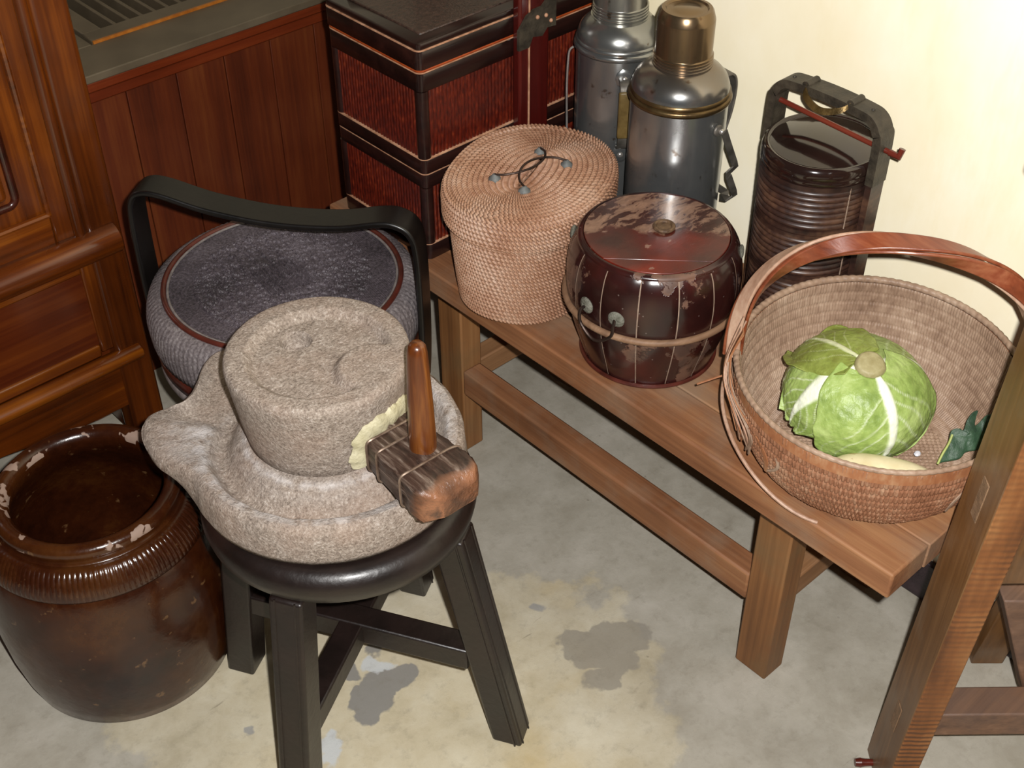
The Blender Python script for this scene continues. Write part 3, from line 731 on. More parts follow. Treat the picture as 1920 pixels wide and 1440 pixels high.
def coil(name, path, nst, rowh, amp, slant, parent, nper=8):
    """coiled rattan surface. path: (scale_a, scale_b, z, normal_r, normal_z) control points followed along its arc length"""
    path = np.array(path, float)
    sl_ = np.r_[0, np.cumsum(np.hypot(np.diff(path[:, 0])*ra_, np.diff(path[:, 2])))]
    nrow = max(1, int(round(sl_[-1]/rowh))); ns = nrow*6+1
    t = np.linspace(0, 1, ns); s_ = t*sl_[-1]
    A = np.interp(s_, sl_, path[:, 0]); B = np.interp(s_, sl_, path[:, 1]); Z = np.interp(s_, sl_, path[:, 2]); NR = np.interp(s_, sl_, path[:, 3]); NZ = np.interp(s_, sl_, path[:, 4])
    u = np.linspace(0, 1, nst*nper, endpoint=False)
    row = np.minimum(np.floor(t*nrow), nrow-1); fr = t*nrow-row
    rowb = np.clip(np.sin(PI*fr)*1.6, 0, 1)**.6
    phs_ = (u[:, None]*nst+.36*row[None, :]+slant*(fr[None, :]-.5)) % 1.0
    stb = np.clip(np.sin(PI*phs_)*1.45-.36, 0, 1)**.6
    d = amp*(.12*rowb[None, :]+(.25+.63*rowb[None, :])*stb-.35)
    c, s2 = np.cos(2*PI*u)[:, None], np.sin(2*PI*u)[:, None]
    ea = ra_*A[None, :]+d*NR; eb = rb_*B[None, :]+d*NR
    e = 2/2.25
    lx = np.sign(c)*np.abs(c)**e*ea; ly = np.sign(s2)*np.abs(s2)**e*eb
    P = np.stack([RC[0]+lx*rdx[0]+ly*rdy[0], RC[1]+lx*rdx[1]+ly*rdy[1], Z+d*NZ], -1)
    o = MB().grid(P, cu=True).build(name, M_rattan, parent, ang=180, weld=False)
    gap_shade = .85*smooth(.40, .08, stb*(.35+.65*rowb[None, :]))  # painted shade mask: strongest low between stitches and coil rows
    at_ = o.data.attributes.new('gap_shade', 'FLOAT', 'POINT'); at_.data.foreach_set('value', gap_shade.reshape(-1).astype(np.float32))
    return o
body = [(.02, .02, BT+.001, 0, -1), (.80, .78, BT+.001, .3, -.9), (.835, .815, BT+.006, .9, -.3), (.86, .845, BT+.04, 1, 0), (.90, .885, BT+.10, 1, 0), (.925, .915, BT+.146, 1, 0)]
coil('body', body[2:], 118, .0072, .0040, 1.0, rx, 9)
MB().lathe([(0, BT+.0006), (.09, BT+.0006), (.10, BT+.006)], 64, RC).build('base', M_rattan, rx)
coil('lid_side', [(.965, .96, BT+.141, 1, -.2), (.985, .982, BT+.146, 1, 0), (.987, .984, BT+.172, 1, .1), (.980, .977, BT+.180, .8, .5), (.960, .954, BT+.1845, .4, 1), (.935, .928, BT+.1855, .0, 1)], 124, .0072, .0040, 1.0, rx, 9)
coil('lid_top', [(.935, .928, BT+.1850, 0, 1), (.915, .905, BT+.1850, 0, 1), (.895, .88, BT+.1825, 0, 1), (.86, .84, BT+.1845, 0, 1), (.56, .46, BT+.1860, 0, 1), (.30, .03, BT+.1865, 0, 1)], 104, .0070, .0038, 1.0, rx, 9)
bos = [(1.129, 1.171), (1.132, 1.120), (1.032, 1.161), (1.040, 1.109)]
hd_ = []
for (bx_, by_) in bos:
    b = MB().lathe([(0, BT+.1855), (.0088, BT+.1855), (.0084, BT+.189), (.0055, BT+.1915), (.003, BT+.1945), (0, BT+.195)], 18, (bx_, by_)).build('boss', M_boss, rx, ang=60)
def wirearc(p, q, bow):
    p, q = np.array(p), np.array(q); o_ = []
    for t in np.linspace(0, 1, 22):
        s_ = math.sin(PI*t)**.55; v = p+(q-p)*t; o_.append((v[0]+bow[0]*s_, v[1]+bow[1]*s_, BT+.194+.006*s_))
    return o_
MB().tube(wirearc(bos[0], bos[2], (.004, -.0335)), .0016, 8).build('wire_handle', M_ironwire, rx)
MB().tube(wirearc(bos[1], bos[3], (-.004, .0325)), .0016, 8).build('wire_handle', M_ironwire, rx)

# ------------------------------------------------------------------ lacquered tub with staves
def mat_tub(name, red=0.0):
    n = N(name)
    wv = n.warp(.012, 40)
    a = n.noise(24, wv, detail=6, rough=.6); b = n.noise(9, n.map((1, 1, 1), loc=(4, 2, 1)), detail=4)
    col = n.ramp(b, [(.35, '#170a09'), (.55, '#2c1210'), (.7, '#431814')])
    pt = n.ramp(n.noise(13, n.warp(.03, 26), detail=6, rough=.62), [(.575, 0.0), (.59, 1.0)])
    col = n.mix(n.math('MULTIPLY', pt, .85), col, n.ramp(a, [(.4, '#46332b'), (.6, '#6b4c3c')]))
    sp = n.ramp(n.voro(70), [(.05, 1.0), (.09, 0.0)])
    col = n.mix(n.math('MULTIPLY', sp, .35), col, '#8d8078')
    return n.out(col, n.math('ADD', n.math('MULTIPLY', pt, .3), .25), n.bump(n.math('ADD', n.math('MULTIPLY', pt, -1.0), n.math('MULTIPLY', a, .4)), .35, .002), coat=.3, coatr=.12)
def mat_tublid():
    n = N('flaking_red_lacquer')
    y = n.sep(n.warp(.03, 18))
    # world (x + y) grows away from the viewer: worn half at the back, red half in front
    f = n.math('ADD', y[0], y[1])
    rd = n.ramp(n.noise(10, detail=4), [(.35, '#33100b'), (.5, '#4f150b'), (.66, '#701f0c')])
    st = n.noise(1, n.map((20, 60, 20), rot=(0, 0, .80), vec=n.warp(.02, 40)), detail=8, rough=.65)
    wn = n.ramp(st, [(.40, '#32120d'), (.46, '#3d1a13'), (.48, '#6d5041'), (.62, '#8d6c58'), (.68, '#4a2c22')])
    k = n.math('MULTIPLY', n.math('SUBTRACT', n.math('ADD', f, n.math('MULTIPLY', n.math('SUBTRACT', n.noise(24, detail=7, rough=.65), .5), .10)), 2.000), 120, clamp=True)
    col = n.mix(k, rd, wn)
    sp = n.ramp(n.noise(40, n.warp(.02, 50), detail=3), [(.66, 0.0), (.68, .8)])
    col = n.mix(sp, col, '#86695a')
    return n.out(col, .34, n.bump(st, .35, .0025), coat=.3, coatr=.14)
M_tub = mat_tub('dark_tub_lacquer'); M_tublid = mat_tublid()
M_seam = simple('pale_seam_filler', '#7c6657', '#94806f', 120, rough=.7, bump=.2)
M_cane = wood('dusty_cane', '#5c4230', '#7a5c45', '#93755b', 'X', rough=.6, bump=.2)
M_rust = simple('rusty_iron', '#4a3626', '#7a6046', 90, rough=.6, bump=.5, metal=.3)
M_verd = simple('pitted_grey_metal', '#4d4c40', '#77756a', 140, rough=.75, bump=.9, bscale=260, bd=.003, metal=.0)
TC = np.array([1.094, .9125])
tb = thing('lacquered_tub', 'round dark lacquered wooden tub of staves with flaking red lid, cane hoop and small handles', 'tub', (TC[0], TC[1], BT))
tprof = np.array([(.0905, BT+.0005), (.0915, BT+.006), (.0985, BT+.03), (.1075, BT+.06), (.1140, BT+.09), (.1175, BT+.12), (.1170, BT+.145), (.1130, BT+.168), (.1085, BT+.180), (.1045, BT+.186)])
tp = spline(np.c_[tprof, np.zeros(len(tprof))], 40)[:, :2]
nst = 14; off = math.radians(-133)-PI/nst*1.15
for k in range(nst):
    a0 = off+2*PI*k/nst+.007; a1 = off+2*PI*(k+1)/nst-.007
    q = np.linspace(a0, a1, 9); m = MB(); V = []
    jj = (random.random()-.5)*.0006
    for ins in (0, .009):
        V.append(np.stack([np.c_[TC[0]+np.cos(t_)*(tp[:, 0]-ins+jj-.0014*(1-ins*100)*(abs(i-4)/4)**6), TC[1]+np.sin(t_)*(tp[:, 0]-ins+jj-.0014*(1-ins*100)*(abs(i-4)/4)**6), tp[:, 1]] for i, t_ in enumerate(q)]))
    full = np.concatenate([V[0], V[1][::-1]]); m.grid(full, cu=True)
    m.build('stave', M_tub, tb, ang=50)
    # pale filler standing in the joint behind the stave faces
    aj = off+2*PI*k/nst
    m = MB(); w_ = .008
    for sgn in (1,):
        m.grid(np.array([[(TC[0]+math.cos(aj+dw)*(r-.0016), TC[1]+math.sin(aj+dw)*(r-.0016), z) for r, z in tp] for dw in (-w_, w_)]))
    m.build('joint_filler', M_seam, tb)
MB().lathe([(0, BT+.001), (.088, BT+.001), (.0895, BT+.004), (.085, BT+.006)], 64, TC).build('tub_base', M_tub, tb)
# hoop of cane
hr, hz = .1165, BT+.098
torus(TC, hr+.0012, .0048, hz, 128, 10).build('cane_hoop', M_cane, tb)
torus(TC, .0930, .0030, BT+.0045, 96, 8).build('base_hoop', M_redring, tb)
# lid rim and lid boards
MB().lathe([(.1040, BT+.182), (.1048, BT+.1862), (.1025, BT+.1892), (.0995, BT+.1908), (.0968, BT+.1912), (.0960, BT+.1895)], 96, TC).build('lid_rim', M_tub, tb, ang=60)
vd = np.array([.719, .695])    # roughly away from the camera
def lidslice(t0, t1, z0, z1, nm):
    R = .0958; m = MB(); pts = []
    side = np.array([-vd[1], vd[0]])
    for t_ in np.linspace(t0, t1, 18): pts.append((t_, math.sqrt(max(R*R-t_*t_, 0))))
    for t_ in np.linspace(t1, t0, 18): pts.append((t_, -math.sqrt(max(R*R-t_*t_, 0))))
    xy = [TC+vd*a_+side*b_ for a_, b_ in pts]
    n0 = len(xy); m.add([(p[0], p[1], z0) for p in xy]+[(p[0], p[1], z1) for p in xy], [tuple(range(n0)), tuple(range(n0, 2*n0))]+[(i, (i+1) % n0, n0+(i+1) % n0, n0+i) for i in range(n0)])
    return m.build(nm, M_tublid, tb, bevel=.0008)
lidslice(-.0957, -.0665, BT+.186, BT+.1922, 'lid_board'); lidslice(-.0655, .0957, BT+.186, BT+.1920, 'lid_board')
torus((1.107, .912), .0125, .0028, BT+.1945, 40, 8).build('lid_knob_ring', M_rust, tb)
MB().lathe([(0, BT+.192), (.0105, BT+.192), (.0095, BT+.1945), (0, BT+.195)], 24, (1.107, .912)).build('lid_knob', M_rust, tb)
# bosses and drop handles at two sides
for a0 in (math.radians(-173), math.radians(7)):
    pp = []
    for da in (-.205, .205):
        q = a0+da; r = .1172; zb = BT+.126
        c = np.array([TC[0]+math.cos(q)*r, TC[1]+math.sin(q)*r, zb]); pp.append(c)
        nx = np.array([math.cos(q), math.sin(q), 0]); ty = np.array([-math.sin(q), math.cos(q), 0])
        R = np.array([ty, [0, 0, 1], nx]).T
        MB().ball(c, .0118, 18, (1, 1, .42), R).build('boss', M_verd, tb)
    rad_ = np.array([math.cos(a0), math.sin(a0), 0])
    path = spline([pp[0]+rad_*.004, pp[0]+rad_*.010+np.array([0, 0, -.004])-(pp[1]-pp[0])*.06, pp[0]+rad_*.012+np.array([0, 0, -.022]), (pp[0]+pp[1])/2+rad_*.014+np.array([0, 0, -.037]), pp[1]+rad_*.012+np.array([0, 0, -.022]), pp[1]+rad_*.010+np.array([0, 0, -.004])+(pp[1]-pp[0])*.06, pp[1]+rad_*.004], 40)
    MB().tube(path, .0022, 8).build('drop_handle', M_ironwire, tb)
for a0 in (math.radians(122), math.radians(-52)):
    q = a0; c = np.array([TC[0]+math.cos(q)*.1115, TC[1]+math.sin(q)*.1115, BT+.172])
    nx = np.array([math.cos(q), math.sin(q), 0]); ty = np.array([-math.sin(q), math.cos(q), 0])
    MB().ball(c, .010, 16, (1, 1, .4), np.array([ty, [0, 0, 1], nx]).T).build('boss', M_verd, tb)

# ------------------------------------------------------------------ two metal vacuum flasks
def mat_chrome(name, tarn, c_t, lo, hi):
    n = N(name)
    a = n.noise(7, n.map((1, 1, 1), loc=(2, 5, 1)), detail=5); f = n.noise(90, detail=5)
    z = n.sep()[2]
    col = n.ramp(a, [(.3, '#83878a'), (.6, '#abacaa')])
    k = n.math('MULTIPLY', n.math('SUBTRACT', n.math('ADD', z, n.math('MULTIPLY', n.math('SUBTRACT', a, .5), .12)), lo), 1/(hi-lo), clamp=True)
    col = n.mix(n.math('MULTIPLY', k, tarn), col, c_t)
    rs = n.ramp(n.noise(60, detail=5), [(.64, 0.0), (.70, .7)])
    col = n.mix(rs, col, '#5c4630')
    rg = n.math('ADD', n.math('MULTIPLY', n.noise(25, detail=5), .16), .16)
    return n.out(col, rg, n.bump(n.math('ADD', n.noise(20, detail=4), n.math('MULTIPLY', f, .15)), .10, .003), metal=.88)
M_fl1 = mat_chrome('tarnished_flask_metal', .9, '#7d6340', .715, .775)
M_fl2 = mat_chrome('bright_flask_metal', .35, '#8a8064', .70, .80)
M_grip = simple('olive_grip', '#4a3a1c', '#6b5730', 50, rough=.4, bump=.15)
M_steel = simple('dull_steel', '#4d4943', '#6e6860', 50, rough=.42, bump=.15, metal=.45)
M_band = simple('brass_band', '#57452e', '#75603f', 40, rough=.32, bump=.1, metal=.85)
M_wirebright = simple('bright_wire', '#b6b0aa', '#d2ccc6', 50, rough=.3, bump=0, metal=.8)
def flask(label, c, R, capR, dz, mat, ringmat):
    z = lambda h: BT+h+dz*min(1, h/.3)
    f = thing('vacuum_flask', label, 'flask', (c[0], c[1], BT), 'metal flasks against the wall')
    MB().lathe([(0, BT+.001), (R-.004, BT+.001), (R-.002, BT+.002), (R-.0015, z(.02)), (R-.001, z(.16)), (R-.0012, z(.288))], 96, c).build('body', mat, f, ang=60)
    MB().lathe([(R-.001, z(.286)), (R+.002, z(.287)), (R+.0032, z(.2905)), (R+.002, z(.294)), (R-.001, z(.2955)), (R+.0005, z(.297)), (R+.0008, z(.2995)), (R-.0015, z(.302))], 96, c).build('shoulder_ring', ringmat, f, ang=60)
    MB().lathe([(R-.0015, z(.302)), (R-.002, z(.308)), (R-.006, z(.318)), (R-.014, z(.3265)), (R-.022, z(.3315)), (capR+.003, z(.334)), (capR, z(.335))], 96, c).build('shoulder', mat, f, ang=60)
    rg_ = []
    for k in range(4):
        zz = .335+.0042*k; rg_ += [(capR+.0002-k*.0002, z(zz)), (capR+.0014-k*.0002, z(zz+.0013)), (capR+.0014-k*.0002, z(zz+.0026)), (capR-.0002-k*.0002, z(zz+.0037))]
    prof = rg_+[(capR-.001, z(.352)), (capR-.0008, z(.398)), (capR-.0010, z(.400)), (capR-.0045, z(.411)), (capR-.0065, z(.4135)), (capR-.011, z(.4138)), (capR-.013, z(.4115)), (capR-.022, z(.4112)), (capR-.023, z(.4120)), (0, z(.4122))]
    MB().lathe(prof, 80, c).build('cap', mat, f, ang=45)
    return f
F1 = np.array([1.259, 1.030])
f1 = flask('metal vacuum flask with brown tarnished cap, in front, beside the lacquered tub', F1, .0690, .0400, -.001, M_fl1, M_band)
def fpt(c, a, r, z): return np.array([c[0]+math.cos(a)*r, c[1]+math.sin(a)*r, z])
# bail of the front flask hanging down, flat strap with a kink
pa = math.radians(-88)
piv = fpt(F1, pa, .0705, .688)
MB().ball(piv, .0085, 16, (1, .45, 1)).build('pivot', M_steel, f1)
MB().ball(piv+np.array([.001, -.006, 0]), .0042, 12).build('rivet', M_wirebright, f1)
yq = F1[1]-.081
bail = [(1.262, yq, .690), (1.273, yq, .668), (1.292, yq-.001, .630), (1.296, yq-.001, .624), (1.287, yq+.004, .614), (1.288, yq+.003, .608), (1.302, yq+.001, .578), (1.306, yq+.002, .571), (1.300, yq+.008, .564), (1.312, yq+.03, .552), (1.336, F1[1]-.045, .545), (1.346, F1[1], .543), (1.336, F1[1]+.045, .545), (1.312, F1[1]+.072, .56), (1.285, F1[1]+.080, .63), (1.262, F1[1]+.079, .690)]
wv = []
for i, p in enumerate(bail):
    q = np.array(p)-np.array([F1[0], F1[1], p[2]]); tn = np.array(bail[min(i+1, 15)])-np.array(bail[max(i-1, 0)]); tn /= np.linalg.norm(tn)
    ww_ = np.cross(tn, np.array([0, -1.0, 0]) if i < 9 else q/np.linalg.norm(q)); wv.append(.0055*ww_/np.linalg.norm(ww_))
MB().strap(bail, np.array(wv), .0022).build('bail_handle', M_steel, f1, smooth=False)
a1 = math.radians(-8)
hp = [fpt(F1, a1, .069, .724), fpt(F1, a1, .087, .726), fpt(F1, a1, .096, .716), fpt(F1, a1, .098, .695), fpt(F1, a1, .094, .665), fpt(F1, a1, .083, .632), fpt(F1, a1, .071, .615)]
hs = spline(hp, 30); MB().strap(hs, np.array([-math.sin(a1), math.cos(a1), 0])*.011, .0035).build('side_handle', M_steel, f1, ang=60, bevel=.001)
F2 = np.array([1.299, 1.185])
f2 = flask('brighter metal vacuum flask behind, with olive grip on its side', F2, .0630, .0395, .008, M_fl2, M_fl2)
a2 = math.radians(-128)
tgt = np.array([-math.sin(a2), math.cos(a2), 0]); nrm2 = np.array([math.cos(a2), math.sin(a2), 0])
hp = [fpt(F2, a2, .064, .700), fpt(F2, a2, .078, .699), fpt(F2, a2, .085, .688), fpt(F2, a2, .086, .660), fpt(F2, a2, .085, .625), fpt(F2, a2, .082, .606), fpt(F2, a2, .074, .595), fpt(F2, a2, .064, .592)]
hs = spline(hp, 42); MB().strap(hs, tgt*.0085, .0035).build('side_handle', M_steel, f2, ang=60, bevel=.001)
MB().strap(hs[11:27], tgt*.0100, .0085).build('grip', M_grip, f2, bevel=.0025)
for zz in (.700, .578):
    Rm = np.array([tgt, [0, 0, 1], nrm2]).T
    MB().ball(fpt(F2, a2, .0625, zz), .013, 18, (1, 1.1, .25), Rm).build('tab', M_fl2, f2)
    MB().ball(fpt(F2, a2, .066, zz), .0048, 12, (1, 1, .6), Rm).build('rivet', M_wirebright, f2)
al = math.radians(140)
w0 = fpt(F2, al, .066, .722)
wp = spline([w0, w0+np.array([-.004, .004, -.006]), fpt(F2, al, .0735, .70), fpt(F2, al, .0745, .66), fpt(F2, al, .073, .60), fpt(F2, al, .071, .54), fpt(F2, math.radians(100), .073, .50), fpt(F2, math.radians(50), .0655, .495), fpt(F2, math.radians(5), .0655, .50), fpt(F2, math.radians(-35), .072, .54), fpt(F2, math.radians(-40), .072, .66), fpt(F2, math.radians(-40), .068, .722)], 70)
MB().tube(wp, .0017, 7).build('bail_wire', M_wirebright, f2)

# ------------------------------------------------------------------ tall ribbed tiered carrier
def mat_tier():
    n = N('dusty_brown_lacquer')
    a = n.noise(14, n.map((1, 1, 3)), detail=6); f = n.noise(120, detail=4)
    col = n.ramp(n.math('ADD', n.math('MULTIPLY', a, .7), n.math('MULTIPLY', f, .3)), [(.36, '#1f1310'), (.5, '#35211a'), (.66, '#573c2c')])
    return n.out(col, .4, n.bump(f, .2, .001), coat=.15, coatr=.25)
M_tier = mat_tier()
M_tierlid = simple('smooth_brown_lacquer', '#1e1310', '#2a1a16', 8, rough=.14, bump=.04, coat=.5, coatr=.06)
M_rod = wood('red_rod', '#3d140d', '#5a1f15', '#70301f', 'Y', rough=.35, coat=.3, bump=.1)
M_brass = simple('aged_brass', '#4f3f22', '#7a6238', 60, rough=.4, bump=.3, metal=.7)
PC = np.array([1.2795, .803]); PR = .0845
tc = thing('tiered_carrier', 'tall dark ribbed cylindrical food carrier with frame handle and red rod, by the cream wall', 'food carrier', (PC[0], PC[1], BT))
def tier(z0, z1, R0, R1, nm):
    nr_ = 7; prof = []
    rad_ = lambda z: R0+(R1-R0)*(z-z0)/(z1-z0)
    prof.append((rad_(z0)-.006, z0)); prof.append((rad_(z0)+.0006, z0+.0006)); prof.append((rad_(z0)+.0006, z0+.006))
    zz = np.linspace(z0+.0065, z1-.008, nr_*6+1)
    for i, z in enumerate(zz):
        prof.append((rad_(z)-.0022+.0030*abs(math.sin(PI*i/6))**.6, z))
    prof += [(rad_(z1)+.0006, z1-.007), (rad_(z1)+.0006, z1-.0008), (rad_(z1)-.004, z1)]
    return MB().lathe(prof, 110, PC).build(nm, M_tier, tc, ang=50)
zs_ = [BT+.0005, BT+.061, BT+.133, BT+.205, BT+.277]; rs_ = [.077, .0780, .0792, .0805, .0818]
MB().lathe([(0, BT+.002), (.078, BT+.002)], 64, PC).build('base', M_tier, tc)
for i in range(4): tier(zs_[i], zs_[i+1], rs_[i], rs_[i+1], 'tier')
zl = BT+.277
MB().lathe([(.0818, zl), (.0830, zl+.002), (.0830, zl+.006), (.0822, zl+.008), (.0832, zl+.010), (.0828, zl+.016), (.0805, zl+.0225), (.0775, zl+.0245), (.0740, zl+.0240), (.0722, zl+.0225), (.0712, zl+.0228), (.060, zl+.0265), (.03, zl+.0305), (0, zl+.0315)], 110, PC).build('lid', M_tierlid, tc, ang=40)
for q, z0, z1 in ((math.radians(-112), zs_[3]+.008, zs_[4]-.004), (math.radians(-106), zs_[2]+.006, zs_[3]-.002)):
    MB().tube([(PC[0]+math.cos(q)*.0812, PC[1]+math.sin(q)*.0748, z) for z in np.linspace(z0, z1, 5)], .0009, 5).build('lacing', M_seam, tc)
for o in list(tc.children):
    if o.name.split('.')[0] in ('tier', 'lid', 'base'):
        for v in o.data.vertices: v.co.y = PC[1]+(v.co.y-PC[1])*.915
hy = .0815; xo = PC[0]+.002; zt2 = BT+.362
fr = [(-hy, BT+.001), (-hy, BT+.20), (-hy, BT+.325), (-hy+.004, BT+.345), (-hy+.014, BT+.358), (-hy+.032, zt2), (0, zt2+.002), (hy-.032, zt2), (hy-.014, BT+.358), (hy-.004, BT+.345), (hy, BT+.325), (hy, BT+.20), (hy, BT+.001)]
wf_ = np.array([.0138, 0, 0])
fs = spline([(xo, PC[1]+u, z) for u, z in fr], 96)
MB().strap(fs, wf_, .009).build('frame', M_tier, tc, bevel=.002, ang=45)
def seg_(sel, nm, mat, t_, wd): MB().strap(sel, np.array([wd, 0, 0]), t_).build(nm, mat, tc, bevel=.0008, ang=45)
cum = np.r_[0, np.cumsum(np.linalg.norm(np.diff(fs, axis=0), axis=1))]; Lt = cum[-1]; mid = Lt/2
sel = fs[(cum > mid-.165) & (cum < mid+.165)]
seg_(sel, 'corner_plate', M_bracket, .0115, .0146)
rodp = MB().tube([(xo-.002, PC[1]+.092, BT+.330), (xo-.001, PC[1]-.096, BT+.322)], .0036, 10)
rodp.build('locking_rod', M_rod, tc)
MB().tube([(xo-.001, PC[1]-.094, BT+.322), (xo, PC[1]-.107, BT+.321), (xo+.003, PC[1]-.108, BT+.331)], [.0045, .005, .0042], 10).build('rod_hook', M_rod, tc)
for s_ in (-1, 1):
    MB().tube([(xo-.012, PC[1]+s_*.034, zt2+.006), (xo+.012, PC[1]+s_*.034, zt2+.006)], .0055, 12).build('lug', M_bracket, tc)
    MB().ball((xo, PC[1]+s_*.060, zt2+.004), .003, 8).build('rivet', M_bracket, tc)
ringp = spline([(xo-.010, PC[1]+.034, zt2+.006), (xo-.020, PC[1]+.026, zt2-.003), (xo-.026, PC[1], zt2-.010), (xo-.020, PC[1]-.026, zt2-.003), (xo-.010, PC[1]-.034, zt2+.006)], 24)
MB().strap(ringp, np.array([.002, 0, .004]), .003).build('carry_ring', M_brass, tc, ang=60)

# ------------------------------------------------------------------ round bamboo basket with arched handle
def mat_bamboo(name, c1, c2, c3):
    n = N(name)
    a = n.noise(12, detail=5); f = n.noise(140, n.map((1, 1, .5)), detail=4)
    col = n.ramp(n.math('ADD', n.math('MULTIPLY', a, .55), n.math('MULTIPLY', f, .45)), [(.34, c1), (.5, c2), (.68, c3)])
    return n.out(col, .5, n.bump(f, .3, .001), spec=.4)
M_bin = mat_bamboo('dusty_bamboo_inside', '#785f4d', '#947a66', '#ae9681')
M_bout = mat_bamboo('bamboo_outside', '#714831', '#8e6147', '#aa8a70')
M_bstrip = mat_bamboo('bamboo_strip', '#835135', '#93603f', '#a67f5e')
M_barch = wood('red_bamboo_skin', '#552514', '#753a22', '#925a3c', 'Y', rough=.35, coat=.2, bump=.15)
M_barch2 = mat_bamboo('bamboo_split_face', '#84614a', '#a3806a', '#b99c86')
GC = np.array([1.132, .580]); GR = .174; GZ0, GZ1 = BT+.002, .574
gb = thing('bamboo_basket', 'round shallow bamboo basket with arched twisted handle holding a cabbage', 'basket', (GC[0], GC[1], BT))
# outside: vertical splints woven over thin rounds;  profile bulges out then in to the rim
bp = spline([(.098, GZ0, 0), (.118, GZ0+.004, 0), (.137, GZ0+.018, 0), (.152, GZ0+.042, 0), (.1645, GZ0+.078, 0), (.1715, GZ0+.112, 0), (.1735, GZ0+.141, 0)], 60)
blen = np.r_[0, np.cumsum(np.hypot(np.diff(bp[:, 0]), np.diff(bp[:, 1])))]
def weave(name, rowh, nsp, off, mat, amp, inner=False, nper=6, ncol=7):
    nrow = int(blen[-1]/rowh); ns = nrow*ncol+1; t = np.linspace(0, 1, ns); s_ = t*blen[-1]
    r = np.interp(s_, blen, bp[:, 0]); z = np.interp(s_, blen, bp[:, 1])
    nr_ = np.gradient(z); nz_ = -np.gradient(r); ln = np.hypot(nr_, nz_); nr_ /= ln; nz_ /= ln
    if inner: r = r-off*nr_; z = z-off*nz_
    u = np.linspace(0, 1, nsp*nper, endpoint=False)
    row = np.minimum(np.floor(t*nrow), nrow-1); fr_ = t*nrow-row; col_ = np.floor(u*nsp); fu = u*nsp-col_
    pu = (u[:, None]*nsp+.5*(row % 2)[None, :]) % 1.0
    h = np.clip(np.sin(PI*pu)*1.3-.1, 0, 1)**.6*np.clip(np.sin(PI*fr_)*(4.0 if inner else 2.6), 0, 1)[None, :]**.7
    jit = vnoise(col_*1.7, col_*0+3)[:, None]*.5+.7
    d = amp*(h*jit-.4)*(-1 if inner else 1)
    wob = .003*np.sin(2*PI*u*2+.5)[:, None]*t[None, :]
    tilt = -.011*(1+np.cos(2*PI*u-math.radians(227)))/2
    R = r[None, :]+d*nr_[None, :]+wob; Z = z[None, :]+d*nz_[None, :]+tilt[:, None]*t[None, :]
    c, s2 = np.cos(2*PI*u)[:, None], np.sin(2*PI*u)[:, None]
    P = np.stack([GC[0]+c*R, GC[1]+s2*R, Z], -1)
    return MB().grid(P, cu=True).build(name, mat, gb, ang=180, weld=False)
weave('outer_weave', .0140, 206, 0, M_bout, .0030, nper=8)
weave('inner_weave', .0135, 270, .0045, M_bin, .0015, True, nper=6)
# woven floor
g = np.linspace(-1, 1, 240); GX, GY = np.meshgrid(g, g, indexing='ij'); rad = np.maximum(np.hypot(GX, GY), 1e-6); mx = np.maximum(np.abs(GX), np.abs(GY))
PX = GX*mx/rad*.106; PY = GY*mx/rad*.106
hh = .0008*np.sign(np.sin(PX*PI/.004)*np.sin(PY*PI/.004))
MB().grid(np.stack([GC[0]+PX, GC[1]+PY, GZ0+.0062+hh], -1)).build('basket_floor', M_bin, gb, ang=80, weld=False)
MB().lathe([(0, GZ0-.001), (.099, GZ0-.001), (.100, GZ0+.002)], 64, GC).build('basket_base', M_bout, gb)
# wrapped rim
q = np.linspace(0, 2*PI, 1320, endpoint=False); rm = []
wb_ = .003*np.sin(q*2+.5)
for j in np.linspace(0, 2*PI, 10, endpoint=False):
    rr_ = (.0028+.0014*(1+np.cos(q-math.radians(47)))/2)*(1+.20*np.abs(np.sin(q*110/2+j*.5)))
    rm.append(np.c_[GC[0]+np.cos(q)*(GR+wb_+rr_*np.cos(j)), GC[1]+np.sin(q)*(GR+wb_+rr_*np.cos(j)), GZ1+.002-.011*(1+np.cos(q-math.radians(227)))/2+1.05*rr_*np.sin(j)])
MB().grid(np.array(rm).transpose(1, 0, 2), cu=True, cv=True).build('wrapped_rim', M_bin, gb, ang=180, weld=False)
# bare inner hoop strip showing below the rim near the front left
q = np.linspace(math.radians(-215), math.radians(-95), 60)
MB().strap(np.c_[GC[0]+np.cos(q)*(GR-.0005+.003*np.sin(q*2+.5)), GC[1]+np.sin(q)*(GR-.0005+.003*np.sin(q*2+.5)), GZ1-.008-.011*(1+np.cos(q-math.radians(227)))/2], np.array([0, 0, .009]), .003).build('hoop_strip', M_bstrip, gb)
# arched handle: two strips twisting round each other
hu = np.array([-.55, .835]); hn = np.array([hu[1], -hu[0]])
def archpt(t):   # t 0..1 left to right
    th_ = PI*t; return np.array([GC[0], GC[1], 0])+np.r_[hu*.176*math.copysign(abs(math.cos(th_))**.82, math.cos(th_)), 0]+np.array([0, 0, .560+.186*math.sin(th_)**.80])
for k, (mat, ph0, wd) in enumerate(((M_barch, .4, .0112), (M_barch, 2.5, .0108), (M_barch2, 4.6, .0100))):
    pts = []; wv = []
    for t in np.linspace(0, 1, 110):
        p = archpt(t); th_ = PI*t
        rad2 = np.r_[hu*math.cos(th_), math.sin(th_)]; rad2 /= np.linalg.norm(rad2); sd = np.r_[hn, 0]
        ph_ = ph0+2*PI*1.1*t
        pts.append(p+(rad2*math.cos(ph_)*.85+sd*math.sin(ph_)*1.1)*.0085)
        wv.append((-rad2*math.sin(ph_)*.85+sd*math.cos(ph_)*1.1)*wd)
    MB().strap(pts, np.array(wv), .0042).build('handle_strip', mat, gb, ang=60, bevel=.0014)
